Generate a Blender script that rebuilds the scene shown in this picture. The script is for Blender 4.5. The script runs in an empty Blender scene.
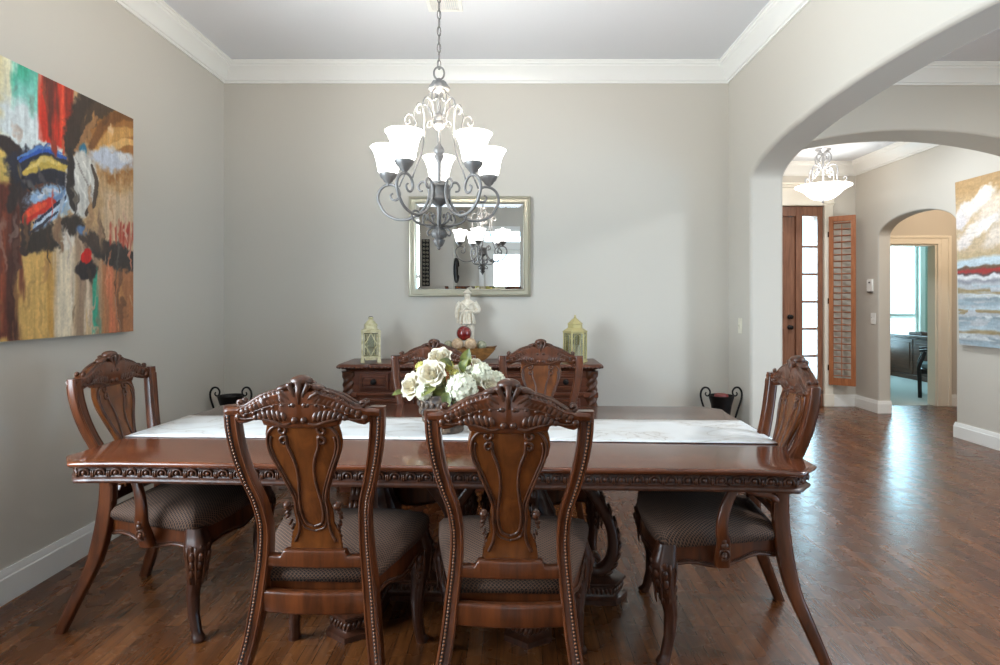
LP = dict(office=160, side=55, hall=80, patio=30, left=160, dining=340, vest=24, foyer=8, bulb=18, ra=88, rb=44, world=2.8, shade=5.5, exposure=-0.18)
import bpy, bmesh, math, random
import numpy as np
from mathutils import Vector, Matrix

random.seed(7)
SC = bpy.context.scene
COL = SC.collection
PI = math.pi
F, CX, HZ, EYE = 600.0, 512.0, 301.0, 1.35


def at(px, py, Y):
    """photograph measurement -> place at depth Y"""
    return Vector(((px - CX) * Y / F, Y, EYE + (HZ - py) * Y / F))


# ------------------------------------------------------------------ mesh builder
def catmull(pts, n=6, closed=False):
    pts = [Vector(p) for p in pts]
    out = []
    m = len(pts)
    rng = m if closed else m - 1
    for i in range(rng):
        if closed:
            p0, p1, p2, p3 = pts[(i - 1) % m], pts[i], pts[(i + 1) % m], pts[(i + 2) % m]
        else:
            p1, p2 = pts[i], pts[i + 1]
            p0 = pts[i - 1] if i > 0 else p1 * 2 - p2
            p3 = pts[i + 2] if i + 2 < m else p2 * 2 - p1
        for k in range(n):
            t = k / n
            out.append(0.5 * ((2 * p1) + (p2 - p0) * t + (2 * p0 - 5 * p1 + 4 * p2 - p3) * t * t
                              + (3 * p1 - p0 - 3 * p2 + p3) * t * t * t))
    if not closed:
        out.append(pts[-1].copy())
    return out


def interp(tab, z):
    """piecewise smooth lookup in a table of (key, value...)"""
    if z <= tab[0][0]:
        return tab[0][1:] if len(tab[0]) > 2 else tab[0][1]
    for a, b in zip(tab, tab[1:]):
        if z <= b[0]:
            t = (z - a[0]) / (b[0] - a[0])
            r = tuple(p + (q - p) * t for p, q in zip(a[1:], b[1:]))
            return r if len(r) > 1 else r[0]
    return tab[-1][1:] if len(tab[-1]) > 2 else tab[-1][1]


def rrect(w, h, r=0.006, n=3):
    """rounded rectangle ring, counter-clockwise"""
    r = min(r, w / 2 * .98, h / 2 * .98)
    pts = []
    for cx, cy, a0 in ((w / 2 - r, h / 2 - r, 0), (-w / 2 + r, h / 2 - r, PI / 2),
                       (-w / 2 + r, -h / 2 + r, PI), (w / 2 - r, -h / 2 + r, 1.5 * PI)):
        for k in range(n + 1):
            a = a0 + PI / 2 * k / n
            pts.append((cx + r * math.cos(a), cy + r * math.sin(a)))
    return pts


class MB:
    def __init__(self):
        self.v, self.f, self.uv = [], [], {}

    def add(self, vs, fs):
        o = len(self.v)
        self.v += [tuple(v) for v in vs]
        self.f += [tuple(i + o for i in f) for f in fs]
        return o

    def box(self, c, s, rz=0.0, R=None):
        M = R if R is not None else Matrix.Rotation(rz, 3, 'Z')
        vs = [Vector(c) + M @ Vector((x * s[0] / 2, y * s[1] / 2, z * s[2] / 2))
              for x in (-1, 1) for y in (-1, 1) for z in (-1, 1)]
        self.add(vs, [(0, 1, 3, 2), (4, 6, 7, 5), (0, 4, 5, 1), (2, 3, 7, 6), (0, 2, 6, 4), (1, 5, 7, 3)])
        return self

    def box2(self, lo, hi):
        return self.box([(a + b) / 2 for a, b in zip(lo, hi)], [b - a for a, b in zip(lo, hi)])

    def loft(self, rings, cap=True, closed=False):
        n = len(rings[0])
        vs = [p for r in rings for p in r]
        fs = []
        m = len(rings)
        for i in range(m if closed else m - 1):
            j = (i + 1) % m
            for k in range(n):
                l = (k + 1) % n
                fs.append((i * n + k, i * n + l, j * n + l, j * n + k))
        if cap and not closed:
            fs.append(tuple(range(n - 1, -1, -1)))
            fs.append(tuple((m - 1) * n + k for k in range(n)))
        return self.add(vs, fs)

    def tube(self, pts, r, n=6, closed=False, up=None, section=None):
        """sweep; r a number or a list; section = list of 2-D points scaled by r, with `up` fixing its axes"""
        pts = [Vector(p) for p in pts]
        m = len(pts)
        rs = r if isinstance(r, (list, tuple)) else [r] * m
        if len(rs) != m:
            rs = [rs[0] + (rs[-1] - rs[0]) * i / (m - 1) if len(rs) == 2 else
                  rs[min(len(rs) - 1, int(i / (m - 1) * (len(rs) - 1)))] * (1 - ((i / (m - 1) * (len(rs) - 1)) % 1)) +
                  rs[min(len(rs) - 1, int(i / (m - 1) * (len(rs) - 1)) + 1)] * ((i / (m - 1) * (len(rs) - 1)) % 1)
                  for i in range(m)]
        rings = []
        nrm = None
        sec = section or [(math.cos(2 * PI * k / n), math.sin(2 * PI * k / n)) for k in range(n)]
        for i in range(m):
            a = pts[i - 1] if (i > 0 or closed) else pts[i]
            b = pts[(i + 1) % m] if (i < m - 1 or closed) else pts[i]
            t = (b - a)
            t = t.normalized() if t.length > 1e-9 else Vector((0, 0, 1))
            if up is not None:
                nrm = Vector(up) - t * t.dot(Vector(up))
            elif nrm is None:
                g = Vector((0, 0, 1)) if abs(t.z) < .9 else Vector((1, 0, 0))
                nrm = g - t * t.dot(g)
            else:
                nrm = nrm - t * t.dot(nrm)
            nrm.normalize()
            bn = t.cross(nrm)
            rings.append([pts[i] + nrm * (x * rs[i]) + bn * (y * rs[i]) for x, y in sec])
        self.loft(rings, cap=not closed, closed=closed)
        return self

    def frame4(self, x0, x1, z0, z1, w, y0, y1, wt=None, wb=None):
        """four rails of a rectangular frame, butt-jointed"""
        wt = w if wt is None else wt
        wb = w if wb is None else wb
        self.box2((x0, y0, z0), (x0 + w, y1, z1)).box2((x1 - w, y0, z0), (x1, y1, z1))
        if wt:
            self.box2((x0 + w, y0, z1 - wt), (x1 - w, y1, z1))
        if wb:
            self.box2((x0 + w, y0, z0), (x1 - w, y1, z0 + wb))
        return self

    def lathe(self, prof, n=24, c=(0, 0, 0), M=None, lobes=0, amp=0.0):
        rings = []
        for r, z in prof:
            ring = []
            for k in range(n):
                a = 2 * PI * k / n
                rr = max(r, 1e-4) * (1 + amp * math.cos(lobes * a))
                p = Vector((rr * math.cos(a), rr * math.sin(a), z))
                ring.append(Vector(c) + (M @ p if M is not None else p))
            rings.append(ring)
        self.loft(rings)
        return self

    def prism(self, outline, a, b, axis='Y'):
        """outline in the two other axes, extruded from a to b"""
        def P(u, v, w):
            return {'X': (w, u, v), 'Y': (u, w, v), 'Z': (u, v, w)}[axis]
        self.loft([[P(u, v, a) for u, v in outline], [P(u, v, b) for u, v in outline]])
        return self

    def ell(self, c, r, R=None, nu=10, nv=6):
        c = Vector(c)
        if isinstance(r, (int, float)):
            r = (r, r, r)
        vs = []
        def tf(p):
            p = Vector((p[0] * r[0], p[1] * r[1], p[2] * r[2]))
            return c + (R @ p if R is not None else p)
        vs.append(tf((0, 0, 1)))
        for j in range(1, nv):
            ph = PI * j / nv
            for i in range(nu):
                a = 2 * PI * i / nu
                vs.append(tf((math.sin(ph) * math.cos(a), math.sin(ph) * math.sin(a), math.cos(ph))))
        vs.append(tf((0, 0, -1)))
        fs = []
        for i in range(nu):
            fs.append((0, 1 + i, 1 + (i + 1) % nu))
            L = 1 + (nv - 2) * nu
            fs.append((len(vs) - 1, L + (i + 1) % nu, L + i))
        for j in range(nv - 2):
            for i in range(nu):
                a = 1 + j * nu + i
                b = 1 + j * nu + (i + 1) % nu
                fs.append((a, a + nu, b + nu, b))
        self.add(vs, fs)
        return self

    def grid(self, P, nu, nv):
        vs = [P(i / nu, j / nv) for j in range(nv + 1) for i in range(nu + 1)]
        fs = [(j * (nu + 1) + i, j * (nu + 1) + i + 1, (j + 1) * (nu + 1) + i + 1, (j + 1) * (nu + 1) + i)
              for j in range(nv) for i in range(nu)]
        return self.add(vs, fs)

    def build(self, name, mat, parent=None, smooth=40, bevel=0.0, segs=2, fixn=True, kind=None, uvs=None):
        me = bpy.data.meshes.new(name)
        me.from_pydata(self.v, [], self.f)
        if fixn:
            bm = bmesh.new()
            bm.from_mesh(me)
            bmesh.ops.recalc_face_normals(bm, faces=bm.faces)
            bm.to_mesh(me)
            bm.free()
        me.update()
        if uvs is not None:
            lay = me.uv_layers.new(name='UVMap')
            for l in me.loops:
                lay.data[l.index].uv = uvs[l.vertex_index]
        if smooth:
            for p in me.polygons:
                p.use_smooth = True
            if smooth < 180:
                me.set_sharp_from_angle(angle=math.radians(smooth))
        me.materials.append(mat)
        o = bpy.data.objects.new(name, me)
        COL.objects.link(o)
        if parent is not None:
            o.parent = parent
        if bevel:
            b = o.modifiers.new('edge', 'BEVEL')
            b.width, b.segments, b.limit_method = bevel, segs, 'ANGLE'
            b.angle_limit = math.radians(35)
        if kind:
            o['kind'] = kind
        return o


def thing(name, label, cat, loc=(0, 0, 0), rz=0.0, group=None):
    o = bpy.data.objects.new(name, None)
    o.empty_display_size = .1
    COL.objects.link(o)
    o.location, o.rotation_euler = loc, (0, 0, rz)
    o['label'], o['category'] = label, cat
    if group:
        o['group'] = group
    return o


def tag(o, label, cat, group=None):
    o['label'], o['category'] = label, cat
    if group:
        o['group'] = group
    return o


KIDS = {}


def dup(src, label, loc, rz=0.0):
    """copy a thing, its parts and their sub-parts"""
    kids = {}
    for o in bpy.data.objects:
        if o.parent:
            kids.setdefault(o.parent.name, []).append(o)

    def cp(o, par):
        c = o.copy()
        COL.objects.link(c)
        c.parent = par
        for k in kids.get(o.name, []):
            cp(k, c)
        return c
    r = cp(src, None)
    r['label'] = label
    r.location, r.rotation_euler = loc, (0, 0, rz)
    return r


# ------------------------------------------------------------------ materials
def srgb(r, g, b):
    return tuple(((c / 255) / 12.92 if c / 255 <= .04045 else ((c / 255 + .055) / 1.055) ** 2.4) for c in (r, g, b)) + (1,)


def mat(name, col, rough=.5, metal=0.0, **kw):
    m = bpy.data.materials.new(name)
    m.use_nodes = True
    b = m.node_tree.nodes['Principled BSDF']
    b.inputs['Base Color'].default_value = col
    b.inputs['Roughness'].default_value = rough
    b.inputs['Metallic'].default_value = metal
    for k, v in kw.items():
        b.inputs[k.replace('_', ' ')].default_value = v
    return m


class NT:
    """small node helper"""
    def __init__(self, m):
        self.t = m.node_tree
        self.b = self.t.nodes['Principled BSDF']

    def n(self, kind, **kw):
        nd = self.t.nodes.new(kind)
        for k, v in kw.items():
            if k in nd.inputs:
                nd.inputs[k].default_value = v
            else:
                setattr(nd, k, v)
        return nd

    def l(self, a, b):
        self.t.links.new(a, b)

    def coords(self, scale=(1, 1, 1), out='Object', rot=(0, 0, 0)):
        tc = self.n('ShaderNodeTexCoord')
        mp = self.n('ShaderNodeMapping')
        mp.inputs['Scale'].default_value = scale
        mp.inputs['Rotation'].default_value = rot
        self.l(tc.outputs[out], mp.inputs['Vector'])
        return mp.outputs['Vector']

    def ramp(self, src, stops):
        r = self.n('ShaderNodeValToRGB')
        e = r.color_ramp.elements
        while len(e) < len(stops):
            e.new(.5)
        for el, (p, c) in zip(e, stops):
            el.position, el.color = p, c
        self.l(src, r.inputs['Fac'])
        return r.outputs['Color']

    def bump(self, src, strength=.2, dist=.002):
        bp = self.n('ShaderNodeBump')
        bp.inputs['Strength'].default_value = strength
        bp.inputs['Distance'].default_value = dist
        self.l(src, bp.inputs['Height'])
        self.l(bp.outputs['Normal'], self.b.inputs['Normal'])


def wood(name, dark, light, scale=(30, 30, 3), rough=.3, coat=.14, rot=(0, 0, 0), detail=5, spec=.4):
    m = mat(name, light, rough)
    t = NT(m)
    v = t.coords(scale, rot=rot)
    nz = t.n('ShaderNodeTexNoise', Scale=1.0, Detail=detail, Roughness=.6, Distortion=.6)
    t.l(v, nz.inputs['Vector'])
    c = t.ramp(nz.outputs['Fac'], [(.30, dark), (.72, light)])
    t.l(c, t.b.inputs['Base Color'])
    t.b.inputs['Coat Weight'].default_value = coat
    t.b.inputs['Coat Roughness'].default_value = .15
    t.b.inputs['Specular IOR Level'].default_value = spec
    return m


def plaster(name, col, rough=.75, bump=.06):
    m = mat(name, col, rough)
    t = NT(m)
    nz = t.n('ShaderNodeTexNoise', Scale=90.0, Detail=3.0)
    t.l(t.coords(), nz.inputs['Vector'])
    t.bump(nz.outputs['Fac'], bump, .002)
    return m


M = {}
M['wall'] = plaster('greige_paint', srgb(203, 196, 184))
M['wall_hall'] = M['wall']
M['office_wall'] = plaster('sage_paint', srgb(176, 186, 172))
M['ceiling'] = plaster('ceiling_paint', srgb(224, 225, 228), .85)
M['trim'] = mat('white_enamel', srgb(240, 238, 232), .35)
M['cream'] = mat('cream_enamel', srgb(238, 230, 214), .4)
M['wood'] = wood('walnut_stain', srgb(54, 26, 13), srgb(102, 52, 24), rough=.28)
M['wood_dark'] = wood('dark_walnut_stain', srgb(42, 22, 14), srgb(78, 42, 25), rough=.34, coat=.1)
M['carve'] = wood('glazed_carving', srgb(46, 26, 16), srgb(94, 52, 29), (60, 60, 20), rough=.36, coat=.1)
M['burl'] = wood('splat_veneer', srgb(74, 37, 15), srgb(122, 68, 29), (22, 22, 6), rough=.25, detail=8)
M['tabletop'] = wood('tabletop_veneer', srgb(68, 33, 19), srgb(110, 58, 32), (4, 40, 30), rough=.15, coat=.5)
M['sideboard'] = wood('sideboard_stain', srgb(66, 32, 20), srgb(112, 62, 40), (4, 30, 30), rough=.3)
M['door'] = wood('door_stain', srgb(116, 74, 54), srgb(160, 112, 86), (40, 40, 3), rough=.4)
M['shutter'] = wood('shutter_stain', srgb(150, 88, 52), srgb(186, 118, 76), (40, 40, 4), rough=.4)
M['desk'] = wood('desk_veneer', srgb(74, 46, 36), srgb(110, 72, 56), (30, 4, 30), rough=.35)
M['black_iron'] = mat('black_iron', srgb(26, 23, 22), .45, .6)
M['black'] = mat('black_lacquer', srgb(22, 20, 20), .3)
M['pewter'] = mat('brushed_pewter', srgb(122, 119, 116), .45, .35)
M['pewter_lo'] = mat('aged_pewter', srgb(104, 101, 98), .5, .35)
M['nickel'] = mat('brushed_nickel', srgb(188, 188, 190), .35, .6)
M['gold'] = mat('antique_gilt', srgb(196, 182, 128), .45, .35)
M['silver'] = mat('champagne_silver', srgb(178, 172, 152), .32, .75)
M['mirror'] = mat('mirror_glass', (.93, .95, .97, 1), .0, 1.0)
M['white_plastic'] = mat('white_plastic', srgb(236, 234, 228), .4)
M['ivory_plastic'] = mat('ivory_plastic', srgb(226, 220, 200), .4)
M['dark_gap'] = mat('dark_plastic', srgb(60, 60, 62), .5)
M['carpet'] = plaster('grey_carpet', srgb(186, 188, 182), .95, .5)
M['teal_fabric'] = mat('grey_upholstery', srgb(120, 140, 142), .7)
M['bowl_wood'] = wood('bowl_wood', srgb(98, 62, 30), srgb(160, 112, 62), (20, 40, 40), rough=.45, coat=0)
M['candle'] = mat('red_wax', srgb(120, 44, 40), .5)


def emis(name, col, strength):
    m = bpy.data.materials.new(name)
    m.use_nodes = True
    nt = m.node_tree
    nt.nodes.clear()
    e = nt.nodes.new('ShaderNodeEmission')
    e.inputs['Color'].default_value = col
    e.inputs['Strength'].default_value = strength
    o = nt.nodes.new('ShaderNodeOutputMaterial')
    nt.links.new(e.outputs[0], o.inputs[0])
    return m


def lit_glass(name, col, strength):
    m = mat(name, srgb(248, 246, 240), .35)
    b = m.node_tree.nodes['Principled BSDF']
    b.inputs['Emission Color'].default_value = col
    b.inputs['Emission Strength'].default_value = strength
    return m


M['shade'] = lit_glass('lit_white_glass', (1.0, .96, .91, 1), LP['shade'])
M['bowl_lit'] = lit_glass('lit_alabaster_glass', (1.0, .97, .93, 1), 2.5)


def clear_glass(name, tint=(1, 1, 1, 1), gloss=.08):
    m = bpy.data.materials.new(name)
    m.use_nodes = True
    nt = m.node_tree
    nt.nodes.clear()
    tr = nt.nodes.new('ShaderNodeBsdfTransparent')
    tr.inputs['Color'].default_value = tint
    gl = nt.nodes.new('ShaderNodeBsdfGlossy')
    gl.inputs['Roughness'].default_value = .02
    mx = nt.nodes.new('ShaderNodeMixShader')
    mx.inputs['Fac'].default_value = gloss
    o = nt.nodes.new('ShaderNodeOutputMaterial')
    nt.links.new(tr.outputs[0], mx.inputs[1])
    nt.links.new(gl.outputs[0], mx.inputs[2])
    nt.links.new(mx.outputs[0], o.inputs[0])
    return m


M['glass'] = clear_glass('window_glass', (.97, .99, 1, 1))
M['lantern_glass'] = clear_glass('lantern_glass', (.86, .88, .82, 1), .12)


def make_floor():
    m = mat('oak_planks', srgb(96, 62, 40), .22)
    t = NT(m)
    v = t.coords((1, 1, 1), rot=(0, 0, PI / 2))
    br = t.n('ShaderNodeTexBrick', Scale=1.0)
    br.offset = .37
    br.inputs['Color1'].default_value = (0, 0, 0, 1)
    br.inputs['Color2'].default_value = (1, 1, 1, 1)
    br.inputs['Mortar'].default_value = (.5, .5, .5, 1)
    br.inputs['Mortar Size'].default_value = .0012
    br.inputs['Mortar Smooth'].default_value = .2
    br.inputs['Bias'].default_value = 0
    br.inputs['Brick Width'].default_value = .83
    br.inputs['Row Height'].default_value = .0575
    t.l(v, br.inputs['Vector'])
    g = t.n('ShaderNodeTexNoise', Scale=1.0, Detail=6.0, Roughness=.65, Distortion=.8)
    tc = t.n('ShaderNodeTexCoord')
    mp = t.n('ShaderNodeMapping')
    mp.inputs['Scale'].default_value = (60, 3.2, 1)
    t.l(tc.outputs['Object'], mp.inputs['Vector'])
    off = t.n('ShaderNodeVectorMath', operation='ADD')
    t.l(mp.outputs[0], off.inputs[0])
    sc = t.n('ShaderNodeVectorMath', operation='SCALE')
    sc.inputs['Scale'].default_value = 37.0
    t.l(br.outputs['Color'], sc.inputs[0])
    t.l(sc.outputs[0], off.inputs[1])
    t.l(off.outputs[0], g.inputs['Vector'])
    tone = t.ramp(br.outputs['Color'], [(0, srgb(86, 47, 21)), (.5, srgb(104, 59, 28)), (1, srgb(122, 73, 38))])
    grain = t.ramp(g.outputs['Fac'], [(.30, (.34, .31, .29, 1)), (.60, (1, 1, 1, 1))])
    mx = t.n('ShaderNodeMix', data_type='RGBA', blend_type='MULTIPLY')
    mx.inputs['Factor'].default_value = .85
    t.l(tone, mx.inputs[6])
    t.l(grain, mx.inputs[7])
    gap = t.n('ShaderNodeMix', data_type='RGBA', blend_type='MIX')
    t.l(br.outputs['Fac'], gap.inputs['Factor'])
    t.l(mx.outputs[2], gap.inputs[6])
    gap.inputs[7].default_value = srgb(46, 28, 18)
    t.l(gap.outputs[2], t.b.inputs['Base Color'])
    nz = t.n('ShaderNodeTexNoise', Scale=9.0, Detail=2.0)
    t.l(tc.outputs['Object'], nz.inputs['Vector'])
    rr = t.n('ShaderNodeMapRange')
    rr.inputs['To Min'].default_value = .20
    rr.inputs['To Max'].default_value = .34
    t.l(nz.outputs['Fac'], rr.inputs['Value'])
    t.l(rr.outputs[0], t.b.inputs['Roughness'])
    # gently uneven, hand-scraped boards
    w = t.n('ShaderNodeTexNoise', Scale=1.0, Detail=1.0)
    mw = t.n('ShaderNodeMapping')
    mw.inputs['Scale'].default_value = (14, 5, 1)
    t.l(tc.outputs['Object'], mw.inputs['Vector'])
    t.l(mw.outputs[0], w.inputs['Vector'])
    t.bump(w.outputs['Fac'], .25, .004)
    return m


M['floor'] = make_floor()


def make_fabric():
    """dark burgundy cloth under a fine tan lattice; UVs are metres on the cloth"""
    m = mat('lattice_cloth', srgb(70, 40, 34), .85)
    t = NT(m)
    tc = t.n('ShaderNodeTexCoord')
    sx = t.n('ShaderNodeSeparateXYZ')
    t.l(tc.outputs['UV'], sx.inputs[0])
    def wave(op):
        a = t.n('ShaderNodeMath', operation=op)
        t.l(sx.outputs[0], a.inputs[0])
        t.l(sx.outputs[1], a.inputs[1])
        k = t.n('ShaderNodeMath', operation='MULTIPLY')
        t.l(a.outputs[0], k.inputs[0])
        k.inputs[1].default_value = 2 * PI / .0145
        s = t.n('ShaderNodeMath', operation='SINE')
        t.l(k.outputs[0], s.inputs[0])
        return s.outputs[0]
    p = t.n('ShaderNodeMath', operation='MAXIMUM')
    t.l(wave('ADD'), p.inputs[0])
    t.l(wave('SUBTRACT'), p.inputs[1])
    c = t.ramp(p.outputs[0], [(.45, srgb(27, 16, 13)), (.88, srgb(108, 78, 58))])
    t.l(c, t.b.inputs['Base Color'])
    t.bump(p.outputs[0], .3, .001)
    return m


M['fabric'] = make_fabric()


def make_marble():
    m = mat('marble_print_cloth', srgb(226, 224, 220), .55)
    t = NT(m)
    v = t.coords((1.6, 2.6, 1), rot=(0, 0, .6))
    nz = t.n('ShaderNodeTexNoise', Scale=1.6, Detail=4.0, Roughness=.5, Distortion=1.2)
    t.l(v, nz.inputs['Vector'])
    a = t.n('ShaderNodeMath', operation='SUBTRACT')
    t.l(nz.outputs['Fac'], a.inputs[0])
    a.inputs[1].default_value = .5
    b = t.n('ShaderNodeMath', operation='ABSOLUTE')
    t.l(a.outputs[0], b.inputs[0])
    c = t.ramp(b.outputs[0], [(0, srgb(186, 180, 172)), (.010, srgb(214, 212, 208)), (.10, srgb(224, 224, 222))])
    t.l(c, t.b.inputs['Base Color'])
    return m


M['marble'] = make_marble()


def speck(name, c1, c2, scale=60, rough=.7, bump=.4):
    m = mat(name, c1, rough)
    t = NT(m)
    nz = t.n('ShaderNodeTexNoise', Scale=float(scale), Detail=4.0)
    t.l(t.coords(), nz.inputs['Vector'])
    t.l(t.ramp(nz.outputs['Fac'], [(.4, c1), (.62, c2)]), t.b.inputs['Base Color'])
    t.bump(nz.outputs['Fac'], bump, .003)
    return m


M['stone'] = speck('ivory_stone', srgb(214, 202, 180), srgb(232, 222, 204), 40, .8)
M['ball_tan'] = speck('tan_twine', srgb(176, 142, 108), srgb(208, 180, 146), 50)
M['ball_green'] = speck('moss_grey', srgb(128, 128, 104), srgb(164, 160, 134), 50)
M['apple'] = mat('red_lacquer', srgb(116, 22, 20), .2, 0, Coat_Weight=.5)
M['vase'] = speck('dark_bronze_resin', srgb(48, 36, 30), srgb(104, 84, 66), 45, .5, .8)
M['lantern_cream'] = speck('distressed_cream_paint', srgb(196, 186, 142), srgb(222, 214, 178), 30, .6)
M['petal'] = mat('ivory_petal', srgb(228, 218, 194), .7, 0, Subsurface_Weight=.0)
M['petal_w'] = mat('white_petal', srgb(222, 220, 194), .7)
M['petal_g'] = mat('lime_petal', srgb(206, 198, 110), .7)
M['leaf'] = speck('olive_leaf', srgb(74, 84, 36), srgb(122, 124, 60), 25, .5)


def vcol_mat(name, rough=.55):
    m = mat(name, (1, 1, 1, 1), rough)
    t = NT(m)
    a = t.n('ShaderNodeVertexColor', layer_name='paint')
    t.l(a.outputs['Color'], t.b.inputs['Base Color'])
    nz = t.n('ShaderNodeTexNoise', Scale=60.0, Detail=3.0)
    t.l(t.coords((1, 1, .3)), nz.inputs['Vector'])
    t.bump(nz.outputs['Fac'], .35, .003)
    return m
# ------------------------------------------------------------------ the room
XL, XR, YB = -2.275, 1.71, 4.74          # dining room walls
XH = 4.41                                # far side wall of hall and foyer
YH0, YH1 = 4.78, 5.14                    # hall arch wall
YF, YO = 7.70, 11.2                      # front wall, office back wall
YN = -3.0                                # wall behind the camera
ZC, ZF = 3.218, 3.12
XRO = 1.95


def struct(name, mb, m, parent=None, bevel=0.0, smooth=40, segs=3):
    o = mb.build(name, m, parent, smooth=smooth, bevel=bevel, segs=segs)
    if parent is None:
        o['kind'] = 'structure'
    return o


def ellipse_arc(c, a, spring, rise, n=36, rev=False):
    pts = [(c - a * math.cos(PI * k / n), spring + rise * math.sin(PI * k / n)) for k in range(n + 1)]
    return pts[::-1] if rev else pts


struct('floor', MB().box2((XL - .12, YN - .15, -.1), (XRO + 6.2, YF + .06, 0)), M['floor'])
struct('floor_office', MB().prism([(4.3, YF + .06), (8.1, YF + .06), (8.1, YO + .15), (5.95, YO + .15), (4.3, YF + .15)], -.1, .004, 'Z'), M['carpet'])
struct('ceiling', MB().box2((XL - .12, YN - .15, ZC), (XR + .02, YB + .1, ZC + .1)), M['ceiling'])
struct('ceiling_hall', MB().box2((XR + .02, YN - .15, ZC), (XH + .15, YH1 - .05, ZC + .1)), M['ceiling'])
struct('ceiling_foyer', MB().box2((XRO - .1, YH1 - .05, ZF), (XH + .15, YF + .1, ZF + .1)), M['ceiling'])
struct('ceiling_office', MB().prism([(XH + .15, 5.8), (8.1, 5.8), (8.1, YO + .15), (5.95, YO + .15), (XH + .15, YF + .15)], 2.9, 3.0, 'Z'), M['ceiling'])

# left wall with an added window out of view, for fill light
DW = (.25, 2.1, .75, 2.45)
mb = MB()
mb.box2((XL - .12, YN - .15, 0), (XL, DW[0], ZC + .1)).box2((XL - .12, DW[1], 0), (XL, YB + .1, ZC + .1))
mb.box2((XL - .12, DW[0], 0), (XL, DW[1], DW[2])).box2((XL - .12, DW[0], DW[3]), (XL, DW[1], ZC + .1))
struct('wall_left', mb, M['wall'])
struct('wall_back', MB().box2((XL, YB, 0), (XRO, YB + .13, ZC + .05)), M['wall'])
o = [(YN, 0), (1.49, 0)] + ellipse_arc(2.90, 1.41, 2.215, .234) + [(4.31, 0), (YB + .04, 0), (YB + .04, ZC + .05), (YN, ZC + .05)]
struct('wall_right', MB().prism(o, XR, XRO, 'X'), M['wall'], bevel=.022)
# hall arch wall
R_, cz_ = 3.75, 2.712 - 3.75
arc = []
for k in range(33):
    x = 2.03 + (4.36 - 2.03) * k / 32
    arc.append((x, cz_ + math.sqrt(R_ * R_ - (x - 3.2) ** 2)))
o = [(XRO, 0), (2.03, 0)] + arc + [(4.36, 0), (XH + .02, 0), (XH + .02, ZC + .05), (XRO, ZC + .05)]
struct('wall_hall', MB().prism(o, YH0, YH1, 'Y'), M['wall'], bevel=.018)
# hall / foyer side wall with the arched opening to the office vestibule
LW = (-.9, 1.7, .25, 2.35)
o = [(1.95, 0), (5.956, 0)] + ellipse_arc(6.588, .632, 2.12, .215) + [(7.22, 0), (YF + .05, 0), (YF + .05, ZC + .05), (1.95, ZC + .05)]
mb = MB().prism(o, XH, XH + .15, 'X')
mb.box2((XH, YN, 0), (XH + .15, LW[0], ZC + .05)).box2((XH, LW[1], 0), (XH + .15, 1.95, ZC + .05))
mb.box2((XH, LW[0], 0), (XH + .15, LW[1], LW[2])).box2((XH, LW[0], LW[3]), (XH + .15, LW[1], ZC + .05))
struct('wall_side', mb, M['wall'], bevel=.015)
# front wall: entry door + sidelight opening, office door opening
o = [(XRO - .1, 0), (2.62, 0), (2.62, 2.57), (4.0, 2.57), (4.0, 0), (4.62, 0), (4.62, 2.08), (5.454, 2.08), (5.454, 0),
     (8.1, 0), (8.1, ZC + .05), (XRO - .1, ZC + .05)]
struct('wall_front', MB().prism(o, YF, YF + .15, 'Y'), M['wall'])
struct('wall_foyer', MB().box2((XRO - .1, YH1, 0), (XRO, YF, ZC)), M['wall'])
struct('wall_vestibule', MB().box2((XH + .15, 5.8, 0), (6.4, 5.95, 2.9)), M['wall'])
struct('wall_vestibule_end', MB().box2((6.3, 5.95, 0), (6.4, YF, 2.9)), M['wall'])
# office
wo = [(4.3, 0), (8.1, 0), (8.1, 3.0), (4.3, 3.0)]
struct('wall_office_side', MB().box2((7.85, YF + .15, 0), (8.0, YO, 3.0)), M['office_wall'])
struct('wall_office_end', MB().prism([(4.35, YF + .15), (4.45, YF + .15), (6.07, YO), (5.97, YO)], 0, 3.0, 'Z'), M['office_wall'])
OW = (6.28, 7.60, .42, 2.62)
mb = MB()
mb.box2((5.95, YO, 0), (OW[0], YO + .15, 3.0)).box2((OW[1], YO, 0), (8.0, YO + .15, 3.0))
mb.box2((OW[0], YO, 0), (OW[1], YO + .15, OW[2])).box2((OW[0], YO, OW[3]), (OW[1], YO + .15, 3.0))
struct('wall_office_back', mb, M['office_wall'])
# wall behind the camera: glazed patio door and transom, added hall window for fill light
GD = (-.62, .32, .0, 2.20)
HW = (2.3, 4.1, .3, 2.5)
mb = MB()
mb.box2((XL - .12, YN - .15, 0), (GD[0], YN, ZC)).box2((GD[1], YN - .15, 0), (HW[0], YN, ZC))
mb.box2((GD[0], YN - .15, 2.20), (GD[1], YN, 2.36)).box2((GD[0], YN - .15, 2.58), (GD[1], YN, ZC))
mb.box2((HW[0], YN - .15, 0), (HW[1], YN, HW[2])).box2((HW[0], YN - .15, HW[3]), (HW[1], YN, ZC))
mb.box2((HW[1], YN - .15, 0), (XH + .15, YN, ZC))
struct('wall_near', mb, M['wall'])
# short partition behind the camera that the mirror shows
struct('wall_partition', MB().box2((XL, YN, 0), (-1.18, -2.3, ZC)), M['wall'], bevel=.015)


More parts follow.
